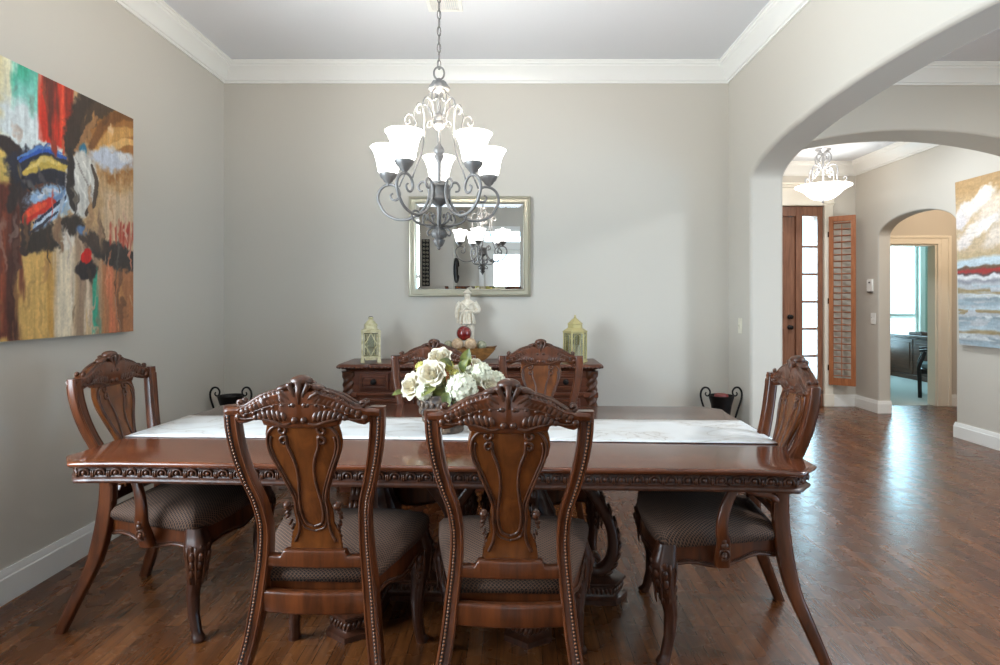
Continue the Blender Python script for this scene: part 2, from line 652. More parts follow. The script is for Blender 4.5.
def molding(name, path, prof, z0, m, closed=False, side=1):
    """prof: (outward, dz) ring; path in plan; side=+1 puts the profile to the left of the path"""
    n = len(path)
    rings = []
    for i in range(n):
        p = Vector(path[i])
        d0 = (p - Vector(path[i - 1])).normalized() if (i > 0 or closed) else None
        d1 = (Vector(path[(i + 1) % n]) - p).normalized() if (i < n - 1 or closed) else None
        d0 = d0 or d1
        d1 = d1 or d0
        n0, n1 = Vector((-d0.y, d0.x)) * side, Vector((-d1.y, d1.x)) * side
        mv = (n0 + n1)
        mv = mv / max(mv.dot(n0), .2)
        rings.append([(p.x + mv.x * a, p.y + mv.y * a, z0 + dz) for a, dz in prof])
    mb = MB()
    mb.loft(rings, closed=closed)
    return struct(name, mb, m, smooth=30)


CROWN = [(0, -.15), (.012, -.15), (.014, -.136), (.024, -.132), (.034, -.112), (.052, -.082), (.074, -.058), (.088, -.046),
         (.09, -.032), (.098, -.028), (.10, -.014), (.108, -.01), (.108, 0), (0, 0)]
BASE = [(0, 0), (.018, 0), (.018, .112), (.014, .118), (.014, .128), (.009, .14), (.008, .15), (0, .15)]
molding('trim_1', [(XR, YN), (XR, YB), (XL, YB), (XL, YN)], CROWN, ZC, M['trim'])
molding('trim_2', [(XH, YN), (XH, YH0), (XRO, YH0), (XRO, YN)], CROWN, ZC, M['trim'])
CROWN2 = [(a * 1.15, d * 1.1) for a, d in CROWN]
molding('trim_3', [(XH, YH1), (XH, YF), (XRO, YF), (XRO, YH1)], CROWN2, ZF, M['trim'])
molding('baseboard_left', [(XL, YB - .018), (XL, -2.3)], BASE, 0, M['trim'])
molding('baseboard_back', [(XR, 4.31), (XR, YB), (XL, YB)], BASE, 0, M['trim'])
molding('baseboard_right', [(XRO, YH0), (XRO, 4.31), (XR - .0, 4.31)], BASE, 0, M['trim'])
molding('baseboard_side', [(XH + .15, 5.956), (XH, 5.956), (XH, -2.9)], [(a, d) for a, d in BASE], 0, M['trim'], side=-1)
molding('baseboard_foyer', [(4.107, YF), (XH, YF), (XH, 7.22), (XH + .15, 7.22)], BASE, 0, M['trim'], side=-1)
molding('baseboard_vestibule', [(5.62, YF), (6.3, YF)], BASE, 0, M['trim'], side=-1)
molding('baseboard_office', [(6.08, YO), (7.85, YO)], BASE, 0.004, M['trim'], side=-1)

# ------------------------------------------------------------------ entry door and sidelight (door_1)
o = [(2.62, 0), (4.0, 0), (4.0, 2.57), (2.62, 2.57)]
mb = MB()
mb.box2((2.62, YF + .02, 0), (2.72, YF + .14, 2.57)).box2((3.655, YF + .02, 0), (3.74, YF + .14, 2.57)).box2((3.932, YF + .02, 0), (4.0, YF + .14, 2.57))
mb.box2((2.72, YF + .02, 2.44), (3.655, YF + .14, 2.57)).box2((3.74, YF + .02, 2.44), (3.932, YF + .14, 2.57))
mb.box2((3.74, YF + .03, 0), (3.932, YF + .12, .31))
door = struct('door_1', mb, M['door'], bevel=.006, segs=2)
mb = MB()
mb.box2((2.722, YF + .05, .001), (3.653, YF + .10, 2.438))
leaf = mb.build('door_leaf', M['door'], door, bevel=.004)
mb = MB()
for z0, z1 in ((.25, 1.0), (1.12, 2.25)):
    for x0, x1 in ((2.86, 3.14), (3.24, 3.52)):
        mb.box2((x0, YF + .04, z0), (x1, YF + .06, z1))
mb.build('raised_panel', M['door'], leaf, bevel=.012)
mb = MB()
for z in (1.145, 1.01):
    mb.lathe([(.001, 0), (.03, 0), (.03, .012), (.012, .018), (.012, .04), (.026, .048), (.028, .062), (.018, .07), (.001, .071)], 16,
             (3.583, YF + .05, z), Matrix.Rotation(PI / 2, 3, 'X'))
mb.build('door_knob', M['black_iron'], leaf)
MZ = [.31, .64, .99, 1.34, 1.695, 2.05, 2.44]
mb = MB()
for z in MZ[1:-1]:
    mb.box2((3.74, YF + .05, z - .014), (3.932, YF + .085, z + .014))
mb.build('muntin', M['door'], door, bevel=.004)
MB().box2((3.735, YF + .066, .30), (3.937, YF + .072, 2.45)).build('pane', M['glass'], door)
# casing
mb = MB()
mb.box2((4.0, YF - .03, 0), (4.107, YF, 2.60))
mb.box2((3.99, YF - .04, 0), (4.117, YF, .16))
mb.box2((3.985, YF - .045, 2.59), (4.12, YF, 2.615))
mb.box2((2.44, YF - .032, 2.57), (4.12, YF, 2.80))
mb.box2((2.42, YF - .05, 2.80), (4.14, YF, 2.83)).box2((2.40, YF - .07, 2.83), (4.16, YF, 2.86))
mb.box2((2.51, YF - .03, 0), (2.62, YF, 2.60))
struct('trim_4', mb, M['cream'], bevel=.005)
# office door casing
mb = MB()
mb.frame4(4.57, 5.59, 0, 2.155, .10, YF - .022, YF, .075, 0)
mb.box2((5.454, YF - .020, 0), (5.49, YF, 2.08))
mb.frame4(4.53, 5.62, 0, 2.185, .04, YF - .034, YF, .03, 0)
mb.frame4(4.62, 5.454, 0, 2.08, .02, YF + .001, YF + .15, .02, 0)
struct('trim_5', mb, M['cream'], bevel=.004)

# office window (window_1)
mb = MB()
x0, x1, z0, z1 = OW
mb.frame4(x0 - .1, x1 + .1, z0 - .1, z1 + .1, .1, YO - .03, YO)
mb.box2((x0 - .14, YO - .06, z0 - .035), (x1 + .14, YO - .0301, z0))
win = struct('window_1', mb, M['trim'], bevel=.006)
mb = MB()
mb.frame4(x0, x1, z0, z1, .05, YO + .04, YO + .09)
mb.box2((x0 + .05, YO + .042, 1.05), (x1 - .05, YO + .088, 1.11)).box2((6.83, YO + .045, z0 + .05), (6.88, YO + .085, z1 - .05))
mb.build('sash', M['trim'], win, bevel=.005)
MB().box2((x0, YO + .062, z0), (x1, YO + .067, z1)).build('pane', M['glass'], win)
mb = MB()
for k in range(14):
    z = z0 + .06 + k * .043
    mb.box((6.59, YO + .02, z), (.50, .03, .003), R=Matrix.Rotation(.5, 3, 'X'))
    mb.box((7.23, YO + .02, z), (.66, .03, .003), R=Matrix.Rotation(.5, 3, 'X'))
mb.build('blind_slat', M['trim'], win, smooth=0)

# glazed door and the added, unseen hall window behind the camera
x0, x1, z0, z1 = GD
mb = MB()
for a, b, c, d in ((x0 - .1, x0, 0, 2.68), (x1, x1 + .1, 0, 2.68), (x0, x1, 2.58, 2.68), (x0, x1, 2.2, 2.36)):
    mb.box2((a, YN, c), (b, YN + .03, d))
door2 = struct('door_2', mb, M['trim'], bevel=.006)
mb = MB()
mb.frame4(x0, x1, 0, 2.2, .2, YN - .10, YN - .05, .1, .25)
mb.build('door_leaf', M['trim'], door2, bevel=.005)
MB().box2((x0 + .1, YN - .08, .1), (x1 - .1, YN - .075, 2.15)).build('pane', M['glass'], door2)
MB().box2((x0, YN - .08, 2.36), (x1, YN - .075, 2.58)).build('transom', M['glass'], door2)
x0, x1, z0, z1 = HW
mb = MB()
mb.frame4(x0 - .1, x1 + .1, z0 - .1, z1 + .1, .1, YN, YN + .03)
win2 = struct('added_window_2', mb, M['trim'], bevel=.006)
mb = MB()
mb.frame4(x0, x1, z0, z1, .05, YN - .10, YN - .05)
mb.box2((3.17, YN - .098, z0 + .05), (3.23, YN - .052, z1 - .05)).box2((x0 + .05, YN - .095, 1.4), (x1 - .05, YN - .055, 1.46))
mb.build('sash', M['trim'], win2, bevel=.005)
MB().box2((x0, YN - .08, z0), (x1, YN - .075, z1)).build('pane', M['glass'], win2)

# window added in the left wall, out of view, to brighten the room
y0, y1, z0, z1 = DW
mb = MB()
mb.frame4(y0 - .1, y1 + .1, z0 - .1, z1 + .1, .1, -.03, 0)
win4 = struct('added_window_4', mb, M['trim'], bevel=.006)
win4.location, win4.rotation_euler = (XL, 0, 0), (0, 0, PI / 2)
mb = MB()
mb.frame4(y0, y1, z0, z1, .05, .05, .10)
mb.box2((1.145, .052, z0 + .05), (1.205, .098, z1 - .05)).box2((y0 + .05, .055, 1.58), (y1 - .05, .095, 1.63))
mb.build('sash', M['trim'], win4, bevel=.005)
MB().box2((y0, .073, z0), (y1, .078, z1)).build('pane', M['glass'], win4)
# hall window in the side wall, nearer than the camera sees
y0, y1, z0, z1 = LW
mb = MB()
mb.frame4(-y1 - .1, -y0 + .1, z0 - .1, z1 + .1, .1, -.03, 0)
win3 = struct('window_3', mb, M['trim'], bevel=.006)
win3.location, win3.rotation_euler = (XH, 0, 0), (0, 0, -PI / 2)
mb = MB()
mb.frame4(-y1, -y0, z0, z1, .05, .05, .10)
mb.box2((-.43, .052, z0 + .05), (-.37, .098, z1 - .05)).box2((-y1 + .05, .055, 1.30), (-y0 - .05, .095, 1.35))
mb.build('sash', M['trim'], win3, bevel=.005)
MB().box2((-y1, .073, z0), (-y0, .078, z1)).build('pane', M['glass'], win3)
# ------------------------------------------------------------------ carved dining chairs (front = +Y)
#        z,     half x, y, width, depth
POST = [(0.00, .246, -.371, .036, .040), (.06, .238, -.347, .038, .042), (.146, .223, -.312, .041, .046), (.255, .201, -.269, .044, .051), (.34, .188, -.250, .045, .056),
        (.44, .177, -.236, .044, .058), (.536, .167, -.233, .042, .054), (.63, .163, -.241, .040, .047), (.72, .171, -.270, .040, .043), (.786, .190, -.292, .041, .041),
        (.85, .206, -.309, .043, .039), (.91, .217, -.321, .045, .038), (.97, .2235, -.330, .046, .037), (1.03, .2245, -.335, .046, .036)]


def post_at(z):
    # smooth lookup (catmull through the table)
    i = 0
    while i < len(POST) - 2 and z > POST[i + 1][0]:
        i += 1
    a, b = POST[i], POST[i + 1]
    t = min(1, max(0, (z - a[0]) / (b[0] - a[0])))
    p0 = POST[i - 1] if i else a
    p3 = POST[i + 2] if i + 2 < len(POST) else b
    def cr(j):
        d0 = (b[j] - p0[j]) / (b[0] - p0[0]) * (b[0] - a[0]) if i else b[j] - a[j]
        d1 = (p3[j] - a[j]) / (p3[0] - a[0]) * (b[0] - a[0]) if i + 2 < len(POST) else b[j] - a[j]
        t2, t3 = t * t, t * t * t
        return (2 * t3 - 3 * t2 + 1) * a[j] + (t3 - 2 * t2 + t) * d0 + (-2 * t3 + 3 * t2) * b[j] + (t3 - t2) * d1
    return [cr(j) for j in range(1, 5)]


def yback(z):
    return post_at(z)[1]


def leafy(mb, pts, y, size, sx=1, lift=.006, flat=.5, ang=.9, n=None):
    """a run of overlapping carved lobes along a path in the x-z plane at depth y (function of z)"""
    pts = catmull([(p[0], 0, p[1]) for p in pts], 5)
    n = n or max(3, len(pts) // 3)
    for k in range(n):
        t = k / (n - 1)
        i = min(len(pts) - 2, int(t * (len(pts) - 1)))
        p, d = pts[i], (pts[i + 1] - pts[i]).normalized()
        s = size[0] + (size[1] - size[0]) * t
        a = math.atan2(d.z, d.x)
        for sgn in (1,):
            R = Matrix.Rotation(-(a + ang), 3, 'Y')
            if sx < 0:
                R = Matrix.Diagonal((-1, 1, 1)) @ R
            c = Vector((p.x * sx, y(p.z) if callable(y) else y, p.z))
            mb.ell(c, (s, s * flat, s * .42), R, 8, 5)


def bowc(x):
    return -.026 * (1 - (x / .25) ** 2)


def rrect2(w, h, r):
    """rounded rectangle with extra stations along the long sides"""
    q = [(w / 2 - r, h / 2), (w / 4, h / 2), (0, h / 2), (-w / 4, h / 2), (-w / 2 + r, h / 2), (-w / 2 + r * .3, h / 2 - r * .3), (-w / 2, h / 2 - r)]
    return q + [(-a, -b) for a, b in q]


def rail_scroll(mb, pts, r, y, sx, off, n=5):
    """raised moulding in the x-z plane; y follows the back's lean"""
    P = catmull([(p[0], 0, p[1]) for p in pts], 5)
    mb.tube([(p.x * sx, y(p.z, p.x) + off, p.z) for p in P], r, n)


def spiral(cx, cz, r0, r1, a0, a1, n=14):
    return [(cx + (r0 + (r1 - r0) * k / n) * math.cos(a0 + (a1 - a0) * k / n),
             cz + (r0 + (r1 - r0) * k / n) * math.sin(a0 + (a1 - a0) * k / n)) for k in range(n + 1)]


def seat_plan(hr, hf, y0, y1, grow=0.0, n=64):
    """rounded trapezoid plan, counter-clockwise, front bowed"""
    c = []
    K = 10
    rear, front = [], []
    pts = [(hf, y1 - .05)]
    for k in range(K + 1):                       # bowed front, right to left
        t = k / K
        x = hf * (1 - 2 * t)
        pts.append((x * .93, y1 - .04 + .045 * math.sin(PI * t) ** .7))
    pts.append((-hf, y1 - .05))
    for k in range(1, 6):
        t = k / 6
        pts.append((-(hf + (hr - hf) * (t ** 1.2)), y1 - .05 + (y0 + .02 - y1 + .05) * t))
    pts += [(-hr, y0 + .015), (-hr + .012, y0), (hr - .012, y0), (hr, y0 + .015)]
    for k in range(1, 6):
        t = 1 - k / 6
        pts.append(((hf + (hr - hf) * (t ** 1.2)), y1 - .05 + (y0 + .02 - y1 + .05) * t))
    P = [Vector((p[0], p[1], 0)) for p in pts]
    out = []
    m = len(P)
    for i in range(m):
        d = (P[(i + 1) % m] - P[i - 1]).normalized()
        nrm = Vector((d.y, -d.x, 0))
        out.append(P[i] + nrm * grow)
    return out


def make_chair(name, label, arm):
    root = thing(name, label, 'chair')
    W, WD = M['wood'], M['carve']
    kx = 1.04 if arm else 1.0
    # --- rear posts
    for sx in (-1, 1):
        mb = MB()
        zs = [1.03 * k / 34 for k in range(35)]
        rings = []
        for z in zs:
            x, y, w, d = post_at(z)
            rings.append([(sx * x * kx + a, y + b, z) for a, b in rrect(w, d, .008)])
        mb.loft(rings)
        # raised lip on the outer and inner back edge
        for e, rr in ((.36, .0035), (-.36, .0035)):
            mb.tube([(sx * (post_at(z)[0] * kx + e * post_at(z)[2]), post_at(z)[1] - post_at(z)[3] / 2, z) for z in zs[:-1]], rr, 5)
            mb.tube([(sx * (post_at(z)[0] * kx + e * post_at(z)[2]), post_at(z)[1] + post_at(z)[3] / 2, z) for z in zs[17:-1]], rr, 5)
        post = mb.build('rear_post', W, root, smooth=50)
        mb = MB()
        z = .07
        while z < 1.012:
            x, y, w, d = post_at(z)
            mb.ell((sx * (x * kx + .16 * w), y - d / 2 - .0014, z), .0042, None, 6, 4)
            z += .0104
        for k in range(5):
            mb.ell((sx * (.2245 * kx + .0074 - k * .0075), post_at(1.022)[1] - .0195, 1.016), .0034, None, 6, 4)
        mb.build('bead_trim', M['bead'], post, smooth=180)
        mb = MB()
        zz = [.06 + .955 * k / 40 for k in range(41)]
        mb.loft([[(sx * (post_at(z)[0] * kx + .16 * post_at(z)[2]) + a, post_at(z)[1] - post_at(z)[3] / 2 + b, z) for a, b in rrect(.0125, .0024, .0008, 1)] for z in zz])
        mb.build('bead_groove', M['groove'], post, smooth=180)
    # --- crest rail: columns along x
    up = [(0, .056), (.058, .056), (.066, .050), (.089, .044), (.122, .033), (.144, .020), (.166, .009), (.182, .007), (.194, 0.0), (.247, -.004)]
    lo = [(0, -.062), (.06, -.062), (.113, -.055), (.119, -.040), (.144, -.040), (.172, -.050), (.19, -.054), (.203, -.046), (.206, -.03), (.247, -.03)]
    mb = MB()
    rings = []
    for k in range(-48, 49):
        x = .236 * k / 48
        zu, zl = 1.03 + interp(up, abs(x)), 1.03 + interp(lo, abs(x))
        yb = yback(1.03) + bowc(x)
        T = .032 + .006 * (1 - abs(x) / .25)
        ring = []
        H = zu - zl
        for a, b in rrect(T, H, .010, 3):
            z = (zu + zl) / 2 + b
            # lean and a cyma face: thicker at the top roll
            roll = .010 * math.exp(-((z - zu + .012) / .012) ** 2)
            ring.append((x * kx, yb + a * (1 + roll / .018) + (yback(z) - yback(1.03)) * .6, z))
        rings.append(ring)
    mb.loft(rings)
    crest = mb.build('crest_rail', W, root, smooth=50)
    fy = lambda z, x=.1: yback(1.03) + bowc(x) + (yback(min(z, 1.03)) - yback(1.03)) * .6
    # leaf carving on both faces
    for sx in (-1, 1):
        mb = MB()
        for off in (-.019, .019):
            Z = 1.03
            # acanthus: lobes fan from a spine up to the top edge
            spine = catmull([(.026, 0, Z + .012), (.06, 0, Z + .012), (.10, 0, Z + .002), (.14, 0, Z - .012), (.18, 0, Z - .024)], 8)
            tips = catmull([(.052, 0, Z + .052), (.088, 0, Z + .041), (.122, 0, Z + .029), (.152, 0, Z + .010), (.190, 0, Z - .010)], 8)
            for k in range(0, 33, 3):
                a, b = spine[k], tips[k]
                m_ = (a + b) / 2
                d = b - a
                R = Matrix.Rotation(-math.atan2(d.z, d.x), 3, 'Y')
                if sx < 0:
                    R = Matrix.Diagonal((-1, 1, 1)) @ R
                mb.ell((m_.x * sx, fy(m_.z, m_.x) + off, m_.z), (d.length * .68, .0080, .0118), R, 8, 6)
                if k % 6 == 0:
                    mb.ell((a.x * sx, fy(a.z, a.x) + off, a.z - .004), (.0075, .0075, .0065), None, 8, 5)
            mb.tube([(p.x * sx, fy(p.z, p.x) + off * 1.1, p.z) for p in spine], [.0045, .0035], 5)
            # lower leaf by the splat
            sp2 = catmull([(.044, 0, Z - .036), (.07, 0, Z - .036), (.10, 0, Z - .034), (.128, 0, Z - .033)], 6)
            tp2 = catmull([(.052, 0, Z - .012), (.082, 0, Z - .006), (.112, 0, Z - .010), (.142, 0, Z - .026)], 6)
            for k in range(0, 19, 3):
                a, b = sp2[k], tp2[k]
                m_ = (a + b) / 2
                d = b - a
                R = Matrix.Rotation(-math.atan2(d.z, d.x), 3, 'Y')
                if sx < 0:
                    R = Matrix.Diagonal((-1, 1, 1)) @ R
                mb.ell((m_.x * sx, fy(m_.z, m_.x) + off, m_.z), (d.length * .68, .0072, .0092), R, 8, 6)
            rail_scroll(mb, [(.026, Z - .046), (.05, Z - .050), (.075, Z - .042), (.10, Z - .036), (.13, Z - .031), (.165, Z - .036), (.19, Z - .034)], [.003, .0062, .0062, .0045, .0045], fy, sx, off)
            rail_scroll(mb, [(.06, Z + .054), (.09, Z + .045), (.122, Z + .033), (.15, Z + .016), (.17, Z + .004), (.186, Z + .003), (.194, Z + .013), (.186, Z + .018), (.180, Z + .012)],
                        [.006, .0075, .0075, .007, .006], fy, sx, off * .75)
            mb.ell((sx * .192, fy(1.0, .192) + off, Z - .030), (.011, .008, .011), None, 8, 6)
            mb.ell((sx * .014, fy(1.0, 0) + off, Z - .036), (.0115, .010, .0105), None, 8, 6)
            mb.ell((sx * .017, fy(1.0, 0) + off, Z + .010), (.012, .010, .011), None, 8, 6)
        mb.build('leaf_carving', WD, crest, smooth=180)
    # shell on the crest
    mb = MB()
    yc = yback(1.03) + bowc(0)
    mb.ell((0, yc, 1.03 + .078), (.035, .030, .019), None, 16, 8)
    for sx in (-1, 1):
        mb.ell((sx * .048, yc, 1.03 + .060), (.032, .025, .011), Matrix.Rotation(sx * .25, 3, 'Y'), 12, 6)
        for off in (-.020, .020):
            mb.tube(catmull([(sx * .006, yc + off * .9, 1.03 + .018), (sx * .018, yc + off * 1.2, 1.03 + .048), (sx * .030, yc + off * 1.1, 1.03 + .074)], 4), [.005, .011], 6)
            mb.tube(catmull([(sx * .012, yc + off * .9, 1.03 + .016), (sx * .036, yc + off * 1.05, 1.03 + .034), (sx * .060, yc + off * .95, 1.03 + .048)], 4), [.005, .010], 6)
    for off in (-.021, .021):
        mb.tube([(0, yc + off, 1.03 + .012), (0, yc + off * 1.2, 1.03 + .045), (0, yc + off * 1.15, 1.03 + .078)], [.005, .012], 6)
    mb.build('shell_carving', WD, crest, smooth=180)
    # --- splat
    wt = [(.545, .088), (.575, .085), (.605, .080), (.64, .064), (.685, .066), (.712, .060), (.732, .056), (.78, .062), (.82, .077), (.863, .098), (.90, .115), (.93, .121), (.95, .119), (.975, .113), (.99, .113)]
    sy = lambda z, x=0: yback(z) + .002 + bowc(x) * min(1, max(0, (z - .60) / .38))
    mb = MB()
    rings = []
    for k in range(61):
        z = .545 + .44 * k / 60
        w = interp(wt, z)
        rings.append([(a * kx, sy(z, a) + b, z) for a, b in rrect2(2 * w, .020, .006)])
    mb.loft(rings)
    splat = mb.build('splat', M['burl'], root, smooth=40)
    for sx in (-1, 1):
        mb = MB()
        for off in (-.0105, .0105):
            outer = spiral(.062, .960, .004, .017, PI * 2.4, PI * .5, 12)[:-1] + [(.085, .970), (.104, .95), (.110, .92), (.103, .885), (.087, .845), (.070, .80), (.056, .76), (.049, .725), (.050, .69), (.047, .65), (.052, .61), (.066, .578)]
            rail_scroll(mb, outer, .0055, sy, sx, off)
            inner = spiral(.058, .926, .004, .016, -PI * .9, PI * .85, 12)[:-1] + [(.047, .908), (.035, .875), (.028, .845), (.026, .805), (.030, .76), (.035, .715), (.034, .675), (.024, .642), (0, .630)]
            rail_scroll(mb, inner, .0052, sy, sx, off)
            rail_scroll(mb, [(.0, .95), (.012, .90), (.014, .85), (.006, .80)] if False else [(.096, .94), (.100, .915), (.093, .88), (.075, .835), (.058, .79), (.043, .745), (.042, .705), (.043, .665), (.032, .628), (0, .614)], .0036, sy, sx, off)
        mb.build('scroll_molding', WD, splat, smooth=180)
        mb = MB()
        mb.ell((sx * .080, sy(.71), .705), (.013, .016, .013), None, 10, 7)
        leafy(mb, [(.076, .695), (.084, .67), (.080, .64), (.072, .615), (.078, .59)], sy, (.015, .010), sx, ang=.7, n=7, flat=.95)
        mb.build('corner_volute', WD, splat, smooth=180)
    # --- back rails
    mb = MB()
    rings = []
    for k in range(-20, 21):
        x = .165 * k / 20
        e = abs(x)
        top = .556 if e < .098 else (.556 - .020 * min(1, (e - .098) / .010) if e < .125 else .536 - .0 * e)
        top += .008 * max(0, (e - .15) / .02)
        rings.append([(x * kx, -.238 - .01 * (1 - (x / .165) ** 2) + a, (top + .500) / 2 + b) for a, b in rrect(.036, top - .500, .007)])
    mb.loft(rings)
    mb.build('shoe_rail', W, root, smooth=40)
    mb = MB()
    rings = []
    for k in range(-12, 13):
        x = .178 * k / 12
        bow = -.016 * (1 - (x / .178) ** 2)
        rings.append([(x * kx, -.246 + bow + a, .392 + b) for a, b in rrect(.034, .070, .009)])
    mb.loft(rings)
    mb.build('rear_rail', W, root, smooth=40)
    # --- seat frame with serpentine lower edge
    hr, hf = (.185, .300) if arm else (.180, .275)
    y0, y1 = -.222, .262
    plan = seat_plan(hr, hf, y0, y1, -.004)
    inn = seat_plan(hr, hf, y0, y1, -.028)
    m = len(plan)
    # arc length for the wave
    L = [0]
    for i in range(m):
        L.append(L[-1] + (plan[(i + 1) % m] - plan[i]).length)
    # resample finer
    fine, fin2, ss = [], [], []
    for i in range(m):
        for k in range(3):
            t = k / 3
            fine.append(plan[i].lerp(plan[(i + 1) % m], t))
            fin2.append(inn[i].lerp(inn[(i + 1) % m], t))
            ss.append(L[i] + (L[i + 1] - L[i]) * t)
    def zb(s, p):
        return .372 - .013 * math.cos(2 * PI * p.y / .27) - .008 * math.cos(2 * PI * p.x / .27)
    mb = MB()
    mb.loft([[(p.x, p.y, .452) for p in fine], [(p.x, p.y, zb(s, p)) for p, s in zip(fine, ss)],
             [(p.x, p.y, zb(s, p) + .002) for p, s in zip(fin2, ss)], [(p.x, p.y, .448) for p in fin2]], closed=True)
    fr = mb.build('seat_frame', W, root, smooth=50)
    mb = MB()
    mb.tube([(p.x * 1.012, p.y, zb(s, p) + .004) for p, s in zip(fine, ss)], .0062, 6, closed=True)
    acc = 0
    for i in range(len(fine)):
        p, q = fine[i], fine[(i + 1) % len(fine)]
        d = (q - p).length
        n = max(1, int(round(d / .0085)))
        for k in range(n):
            c = p.lerp(q, k / n)
            mb.ell((c.x * 1.017, c.y, zb(0, c) + .013), .0035, None, 6, 4)
    mb.build('bead_trim', WD, fr, smooth=180)
    # --- cushion
    base = seat_plan(hr, hf, y0 + .004, y1, .006)
    fineb = []
    for i in range(len(base)):
        for k in range(2):
            fineb.append(base[i].lerp(base[(i + 1) % len(base)], k / 2))
    ctr = Vector((0, .03, 0))
    prof = [(0.0, .440, .08), (-.002, .452, .07), (-.010, .475, .05), (-.006, .496, .028), (.014, .512, .006), (.05, .523, -.0), (.11, .532, 0), (.17, .537, 0), (.22, .539, 0)]
    rings, uvs = [], []
    for ins, z, drop in prof:
        ring = []
        for p in fineb:
            d = (p - ctr)
            r = d.length
            q = ctr + d * (1 - max(-.1, ins * 1.02) / r) if ins < r else ctr + d * .02
            ring.append((q.x, q.y, z - (.024 * max(0, min(1, 1 - (q.y - y0) / .30)) if z > .47 else 0) + (.010 * max(0, 1 - ((q.y - .08) / .16) ** 2) if z > .51 else 0)))
            n = d / r
            uvs.append((q.x + n.x * drop, q.y + n.y * drop))
        rings.append(ring)
    mb = MB()
    mb.loft(rings)
    mb.build('seat_cushion', M['fabric'], root, smooth=180, uvs=uvs)
    # --- front legs
    for sx in (-1, 1):
        lx, ly = sx * (hf - .030), y1 - .055
        tab = [(0, .012, .016, .019), (.012, .013, .018, .022), (.03, .006, .006, .017), (.10, .000, -.010, .0185), (.18, -.002, -.014, .021), (.24, .002, -.004, .025),
               (.30, .010, .010, .031), (.345, .014, .016, .036), (.385, .012, .014, .036), (.42, .006, .006, .031), (.450, .002, 0, .028)]
        mb = MB()
        rings = []
        for k in range(46):
            z = .45 * k / 45
            ox, oy, r = interp(tab, z)
            r *= 1.22
            flute = .10 if .03 < z < .26 else .0
            if z > .36:
                rings.append([(lx + sx * ox + a, ly + oy + b, z) for a, b in [(r * max(-1, min(1, 1.14 * math.cos(t))), r * max(-1, min(1, 1.14 * math.sin(t)))) for t in [2 * PI * j / 32 for j in range(32)]]])
            else:
                rings.append([(lx + sx * ox + r * (1 - flute * (.5 + .5 * math.cos(12 * t))) * math.cos(t), ly + oy + r * (1 - flute * (.5 + .5 * math.cos(12 * t))) * math.sin(t), z)
                              for t in [2 * PI * j / 32 for j in range(32)]])
        mb.loft(rings)
        leg = mb.build('front_leg', M['wood_dark'], root, smooth=60)
        mb = MB()
        for az in (0, PI / 2, PI, 1.5 * PI, PI / 4 * (1 if sx > 0 else 3)):
            for z, s, rr in ((.378, .013, .034), (.345, .017, .036), (.31, .017, .034), (.275, .014, .030), (.24, .010, .025)):
                ox, oy, r = interp(tab, z)
                r *= 1.22
                c = Vector((lx + sx * ox + math.cos(az) * r * .96, ly + oy + math.sin(az) * r * .96, z))
                mb.ell(c, (s * .55, s * .7, s * 1.25), Matrix.Rotation(az, 3, 'Z') @ Matrix.Rotation(.3, 3, 'Y'), 7, 5)
            ox, oy, r = interp(tab, .32)
            for e in (-.4, .4):
                c = [(lx + sx * ox + math.cos(az + e) * (interp(tab, z)[2] * 1.22 + .001), ly + oy + math.sin(az + e) * (interp(tab, z)[2] * 1.22 + .001), z) for z in (.385, .35, .31, .27, .235)]
                mb.tube(c, [.006, .003], 5)
        mb.build('leaf_carving', WD, leg, smooth=180)
    # --- arms
    if arm:
        for sx in (-1, 1):
            mb = MB()
            x1 = hf + .002
            path = catmull([(sx * (x1 - .028), .008, .375), (sx * (x1 - .012), .010, .42), (sx * (x1 + .012), .012, .47), (sx * (x1 + .028), .022, .52), (sx * (x1 + .026), .016, .575), (sx * (x1 + .018), -.004, .63), (sx * (x1 + .010), -.03, .675)], 6)
            mb.tube(path, [.027, .024, .022, .019, .017, .016], up=(1, 0, 0), section=[(a * 1.0, b * 1.0) for a, b in rrect(1.5, 2.1, .5)])
            sup = mb.build('arm_support', W, root, smooth=60)
            mb = MB()
            c = Vector((sx * (x1 + .022), .012, .425))
            Rx = Matrix.Rotation(PI / 2, 3, 'Y')
            sp = spiral(.012, .43, .003, .022, 0, 3.6 * PI, 26)
            mb.tube([(sx * (x1 + .016 + .006 * (1 - k / 26)), p[0], p[1]) for k, p in enumerate(sp)], [.003, .0055], 6)
            mb.ell(c, (.012, .010, .010), None, 8, 6)
            for k in range(5):
                mb.ell((sx * (x1 + .030 - .001 * k), .012 + .004 * math.sin(k), .465 + .018 * k), (.010, .014 - .0015 * k, .014), None, 8, 5)
            mb.build('rosette', WD, sup, smooth=180)
            mb = MB()
            px, py, pw, pd = post_at(.60)
            path = catmull([(sx * (px * kx - .004), py + .004, .575), (sx * (px * kx + .030), py + .055, .612), (sx * (x1 - .004), -.10, .655), (sx * (x1 + .012), -.03, .690), (sx * (x1 + .014), .04, .698), (sx * (x1 + .006), .072, .690), (sx * (x1 + .004), .076, .675)], 6)
            mb.tube(path, [.018, .018, .022, .024, .024, .020, .014], up=(0, 0, 1), section=[(a, b) for a, b in rrect(1.3, 2.0, .5)])
            mb.build('armrest', W, root, smooth=60)
    return root


